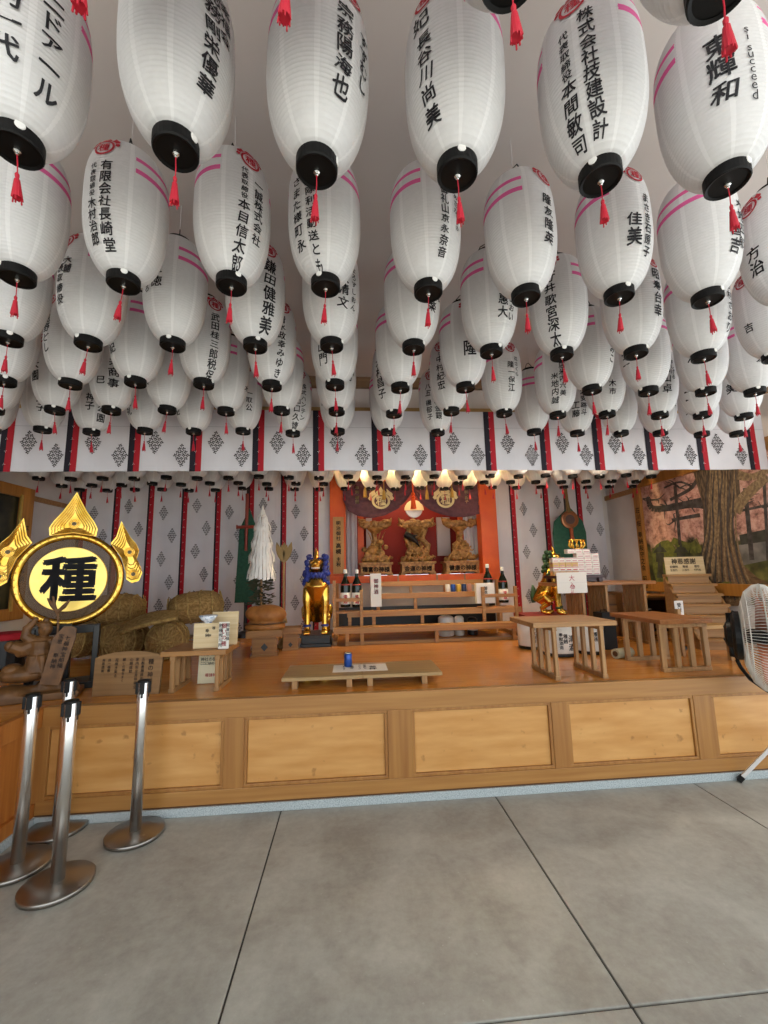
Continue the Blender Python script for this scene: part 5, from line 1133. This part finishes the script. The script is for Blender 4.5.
for k in range(34):
    x, y = rt.choice(((652, 500), (668, 507), (680, 488), (690, 504), (746, 500), (758, 486), (675, 520), (765, 508))); a = rt.uniform(0, 6.28); L1 = rt.uniform(8, 18)
    m1 = (x+L1*.5*cos(a)+rt.uniform(-3, 3), y+L1*.35*sin(a)+rt.uniform(-3, 3)); e1 = (min(max(x+L1*cos(a), 649), 768), min(max(y+L1*.7*sin(a), 481), 535))
    limb([(x, y), m1, e1], [.9, .6, .25], 3, .0006+k*.00001)
for k in range(16):
    x = 706+k*2; sw_ = rt.uniform(-3, 3); limb([(x+sw_, 470), (x+rt.uniform(-2, 2), 500), (x+rt.uniform(-2, 2)-1, 535), (x+(k-8)*1.3, 572), (x+(k-7)*3.2, 602)], [.3, .9, .8, 1.0, .6], 2 if k % 2 else 3, .0021+k*.00002)
for k in range(40):
    x, y = rt.uniform(680, 766), rt.uniform(583, 604); limb([(x, y), (x+3, y-1.5), (x+6, y-.5)], [.3, .9, .3], rt.choice((4, 7, 3)), .0023)
for sx, s in ((660, 1), (681, 1.1)):
    flat([(sx-3*s, 578), (sx+4*s, 578), (sx+2.5*s, 562), (sx-2*s, 562)], 6, .0014); flat([(sx-7*s, 553), (sx+7*s, 552), (sx+3*s, 547), (sx-3*s, 547)], 6, .0015); flat([(sx-4*s, 562), (sx+4*s, 562), (sx+4*s, 553), (sx-4*s, 553)], 6, .0014); flat([(sx-1.4, 547), (sx+1.4, 547), (sx, 541)], 6, .0014)
MM.build('picture', [mural_mat(), M_BARK, M_BARKL, M_DKBR, mat('printed_bush', '4f5426', .55, 0, '767a34', 16), M_PWALL, M_STONE, M_ROOT], t)
WF = wood('frame_wood', '9a6526', 'b57d38', 'z', .42, 5); fw = .13
MB().box(XM-.03, XM+.03, yB, yB+fw, zA-fw, zB+fw).box(XM-.03, XM+.03, yA-fw, yA, zA-fw, zB+fw).box(XM-.03, XM+.03, yA, yB, zB, zB+fw).box(XM-.03, XM+.03, yA, yB, zA-fw, zA).build('frame', WF, t, bevel=.004)
mbk = MB(); flatmarks(mbk, write([('荘川桜', 0, 0, 1), ('奉納桜守之会', 0, -.34, 1), ('昭和', 0, -.95, 1)], .085, bold=.02), (XM-.0315, yB+fw/2, 2.33), (0, -1, 0), (0, 0, 1)); mbk.build('lettering', M_INKB, t)
t = thing('framed_picture', 'dark framed picture on the side wall behind the gold ring ornament', 'picture', (XL+.03, 4.6, 1.1))
y1 = 5.37; fz0, fz1 = 1.06, 2.60
MB().box(XL+.005, XL+.03, 3.4, y1-.16, fz0+.12, fz1-.12).build('picture', mat('dark_painting', '14160f', .4, 0, '3c3a26', 5, 0, (1, 1, 1), 7), t)
MB().box(XL, XL+.06, y1-.2, y1, fz0, fz1).box(XL, XL+.06, 3.3, 3.42, fz0, fz1).box(XL, XL+.06, 3.42, y1-.2, fz1-.13, fz1).box(XL, XL+.06, 3.42, y1-.2, fz0, fz0+.13).build('frame', WF, t, bevel=.004)
MB().box(XL+.055, XL+.07, y1-.22, y1-.185, fz0+.1, fz1-.1).build('gilt_slip', M_GOLDP, t)
mbk = MB(); flatmarks(mbk, write([('平成二十年奉納', 0, 0, 1)], .09, bold=.02), (XL+.0615, y1-.09, 2.15), (0, 1, 0), (0, 0, 1)); mbk.build('lettering', M_INKB, t)

# ------------------------------------------------------------------ big floor fan
fc = Vector((2.80, 2.74, 1.01)); ax = Vector((.74, -.67, -.02)).normalized()
t = thing('floor_fan', 'large white caged floor fan with copper blades and a black motor', 'fan', (2.93, 2.72, 0))
X_ = ax; Y_ = Vector((0, 0, 1)).cross(ax).normalized(); Z_ = X_.cross(Y_)
def FP(a, r, h): return fc+X_*h+(Y_*cos(a)+Z_*sin(a))*r
Rf = .355
for nm, sg in (('rear_cage', -1), ('front_cage', 1)):
    b = MB(); dp = .115*sg
    for k in range(110):
        a = 2*pi*k/110; b.tube([FP(a, .09, dp*1.05), FP(a, .2, dp), FP(a, .30, dp*.72), FP(a, Rf*.975, dp*.3), FP(a, Rf, 0)], .0022, 4)
    for r, hh in ((.09, 1.05), (.16, 1.03), (.235, .92), (.30, .72), (Rf, 0)):
        b.tube([FP(2*pi*j/48, r, dp*hh) for j in range(49)], .0045 if r == Rf else .003, 6)
    if sg > 0: b.lathe([(.001, 0), (.09, 0), (.09, .012), (.001, .016)], n=24, T=Matrix.Translation(fc+X_*dp*1.05) @ X_.to_track_quat('Z', 'Y').to_matrix().to_4x4())
    b.build(nm, M_CAGE, t)
for k in range(3):
    b = MB(); vs = []
    for i in range(7):
        r = .05+.27*i/6
        for j in range(5):
            u = -1+2*j/4; a = k*2.094+.2+u*(.42+.1*i/6)+.25*i/6; vs.append(FP(a, r, u*.045*(1-.3*i/6)))
    b.add(vs, [(i*5+j, i*5+j+1, (i+1)*5+j+1, (i+1)*5+j) for i in range(6) for j in range(4)])
    b.build('blade', M_COPPER, t, smooth=True, mods=lambda o: setattr(o.modifiers.new('thick', 'SOLIDIFY'), 'thickness', .004))
TQ = Matrix.Translation(fc) @ X_.to_track_quat('Z', 'Y').to_matrix().to_4x4()
MB().lathe([(.001, -.215), (.06, -.212), (.085, -.20), (.095, -.175), (.145, -.17), (.165, -.155), (.165, -.125), (.05, -.12), (.05, .03), (.001, .03)], n=28, T=TQ, caps=False).build('motor', M_BLACKP, t, smooth=False)
b = MB()
for s in (-1, 1): b.bar(fc+X_*(-.17)+Z_*(s*.05+.0)+Y_*0, fc+X_*(-.17)+Z_*(s*.15), .05, .03)
b.bar(fc+X_*-.14+Z_*-.16, fc+X_*-.2+Z_*-.02, .06, .05); b.bar(fc+X_*-.14+Z_*.16, fc+X_*-.2+Z_*.04, .05, .04); b.build('motor_bracket', M_BLACKP, t, bevel=.004)
mt = fc+X_*-.16+Z_*-.17
MB().tube([mt, mt+Vector((.02, 0, -.05)), mt+Vector((.07, -.01, -.13)), mt+Vector((.16, -.02, -.2)), mt+Vector((.25, -.03, -.25)), Vector((2.93, 2.70, .62))], .012, 8).build('cable', M_BLACKP, t, smooth=True)
pb = Vector((2.93, 2.72, 0))
MB().tube([pb+Vector((0, 0, .2)), pb+Vector((0, 0, .56)), pb+Vector((0, 0, .60))], [.022, .022, .03], 16).bar(pb+Vector((0, 0, .6)), fc+Z_*-Rf+X_*.0, .03, .02).build('pole', M_WHITE, t)
for s in (-1, 1): MB().tube([fc+Z_*-Rf*1.02, FP(-pi/2+s*.8, Rf*1.05, 0), FP(-pi/2+s*1.57, Rf*1.05, 0), FP(-pi/2+s*1.57, Rf*.97, 0)], .011, 8).build('yoke', M_WHITE, t)
for dx, dy in ((-.24, .25), (.33, .1), (.0, -.36)):
    f0, f1 = pb+Vector((0, 0, .48)), pb+Vector((dx, dy, .015)); MB().bar(f0, f1, .032, .022).build('leg', M_WHITE, t, bevel=.003)
    d = (f1-f0).normalized(); MB().bar(f1-d*.035, f1+d*.008, .042, .032).build('rubber_foot', M_BLACKP, t, bevel=.003)

# ------------------------------------------------------------------ light
w = bpy.data.worlds.new('World'); SC.world = w; w.use_nodes = True
bg = w.node_tree.nodes['Background']; bg.inputs[0].default_value = (.86, .94, 1, 1); bg.inputs[1].default_value = 1.15
sun = bpy.data.lights.new('sun', 'SUN'); sun.energy = 6.5; sun.angle = .02; sun.color = (1, .96, .88)
so = bpy.data.objects.new('sun', sun); COL.objects.link(so); so.rotation_euler = Euler((radians(-14), radians(26), 0))
def lamp(name, loc, power, color, size):
    l = bpy.data.lights.new(name, 'POINT'); l.energy = power; l.color = color; l.shadow_soft_size = size
    o = bpy.data.objects.new(name, l); COL.objects.link(o); o.location = loc; return o

for lx in (.0, .62, 1.28, 1.92): lamp('altar_lamp', (lx, 5.22, 2.96), 20, (1, .74, .31), .05)
lamp('alcove_fill', (.95, 6.4, 2.95), 6, (1, .80, .5), .08)  # hidden fill light added to brighten the altar interior
lamp('stage_lamp', (2.3, 4.2, 3.0), 18, (1, .84, .62), .1)
SC.view_settings.view_transform = 'Standard'; SC.view_settings.look = 'None'; SC.view_settings.gamma = 1; SC.view_settings.use_curve_mapping = False
SC.view_settings.exposure = 1.1
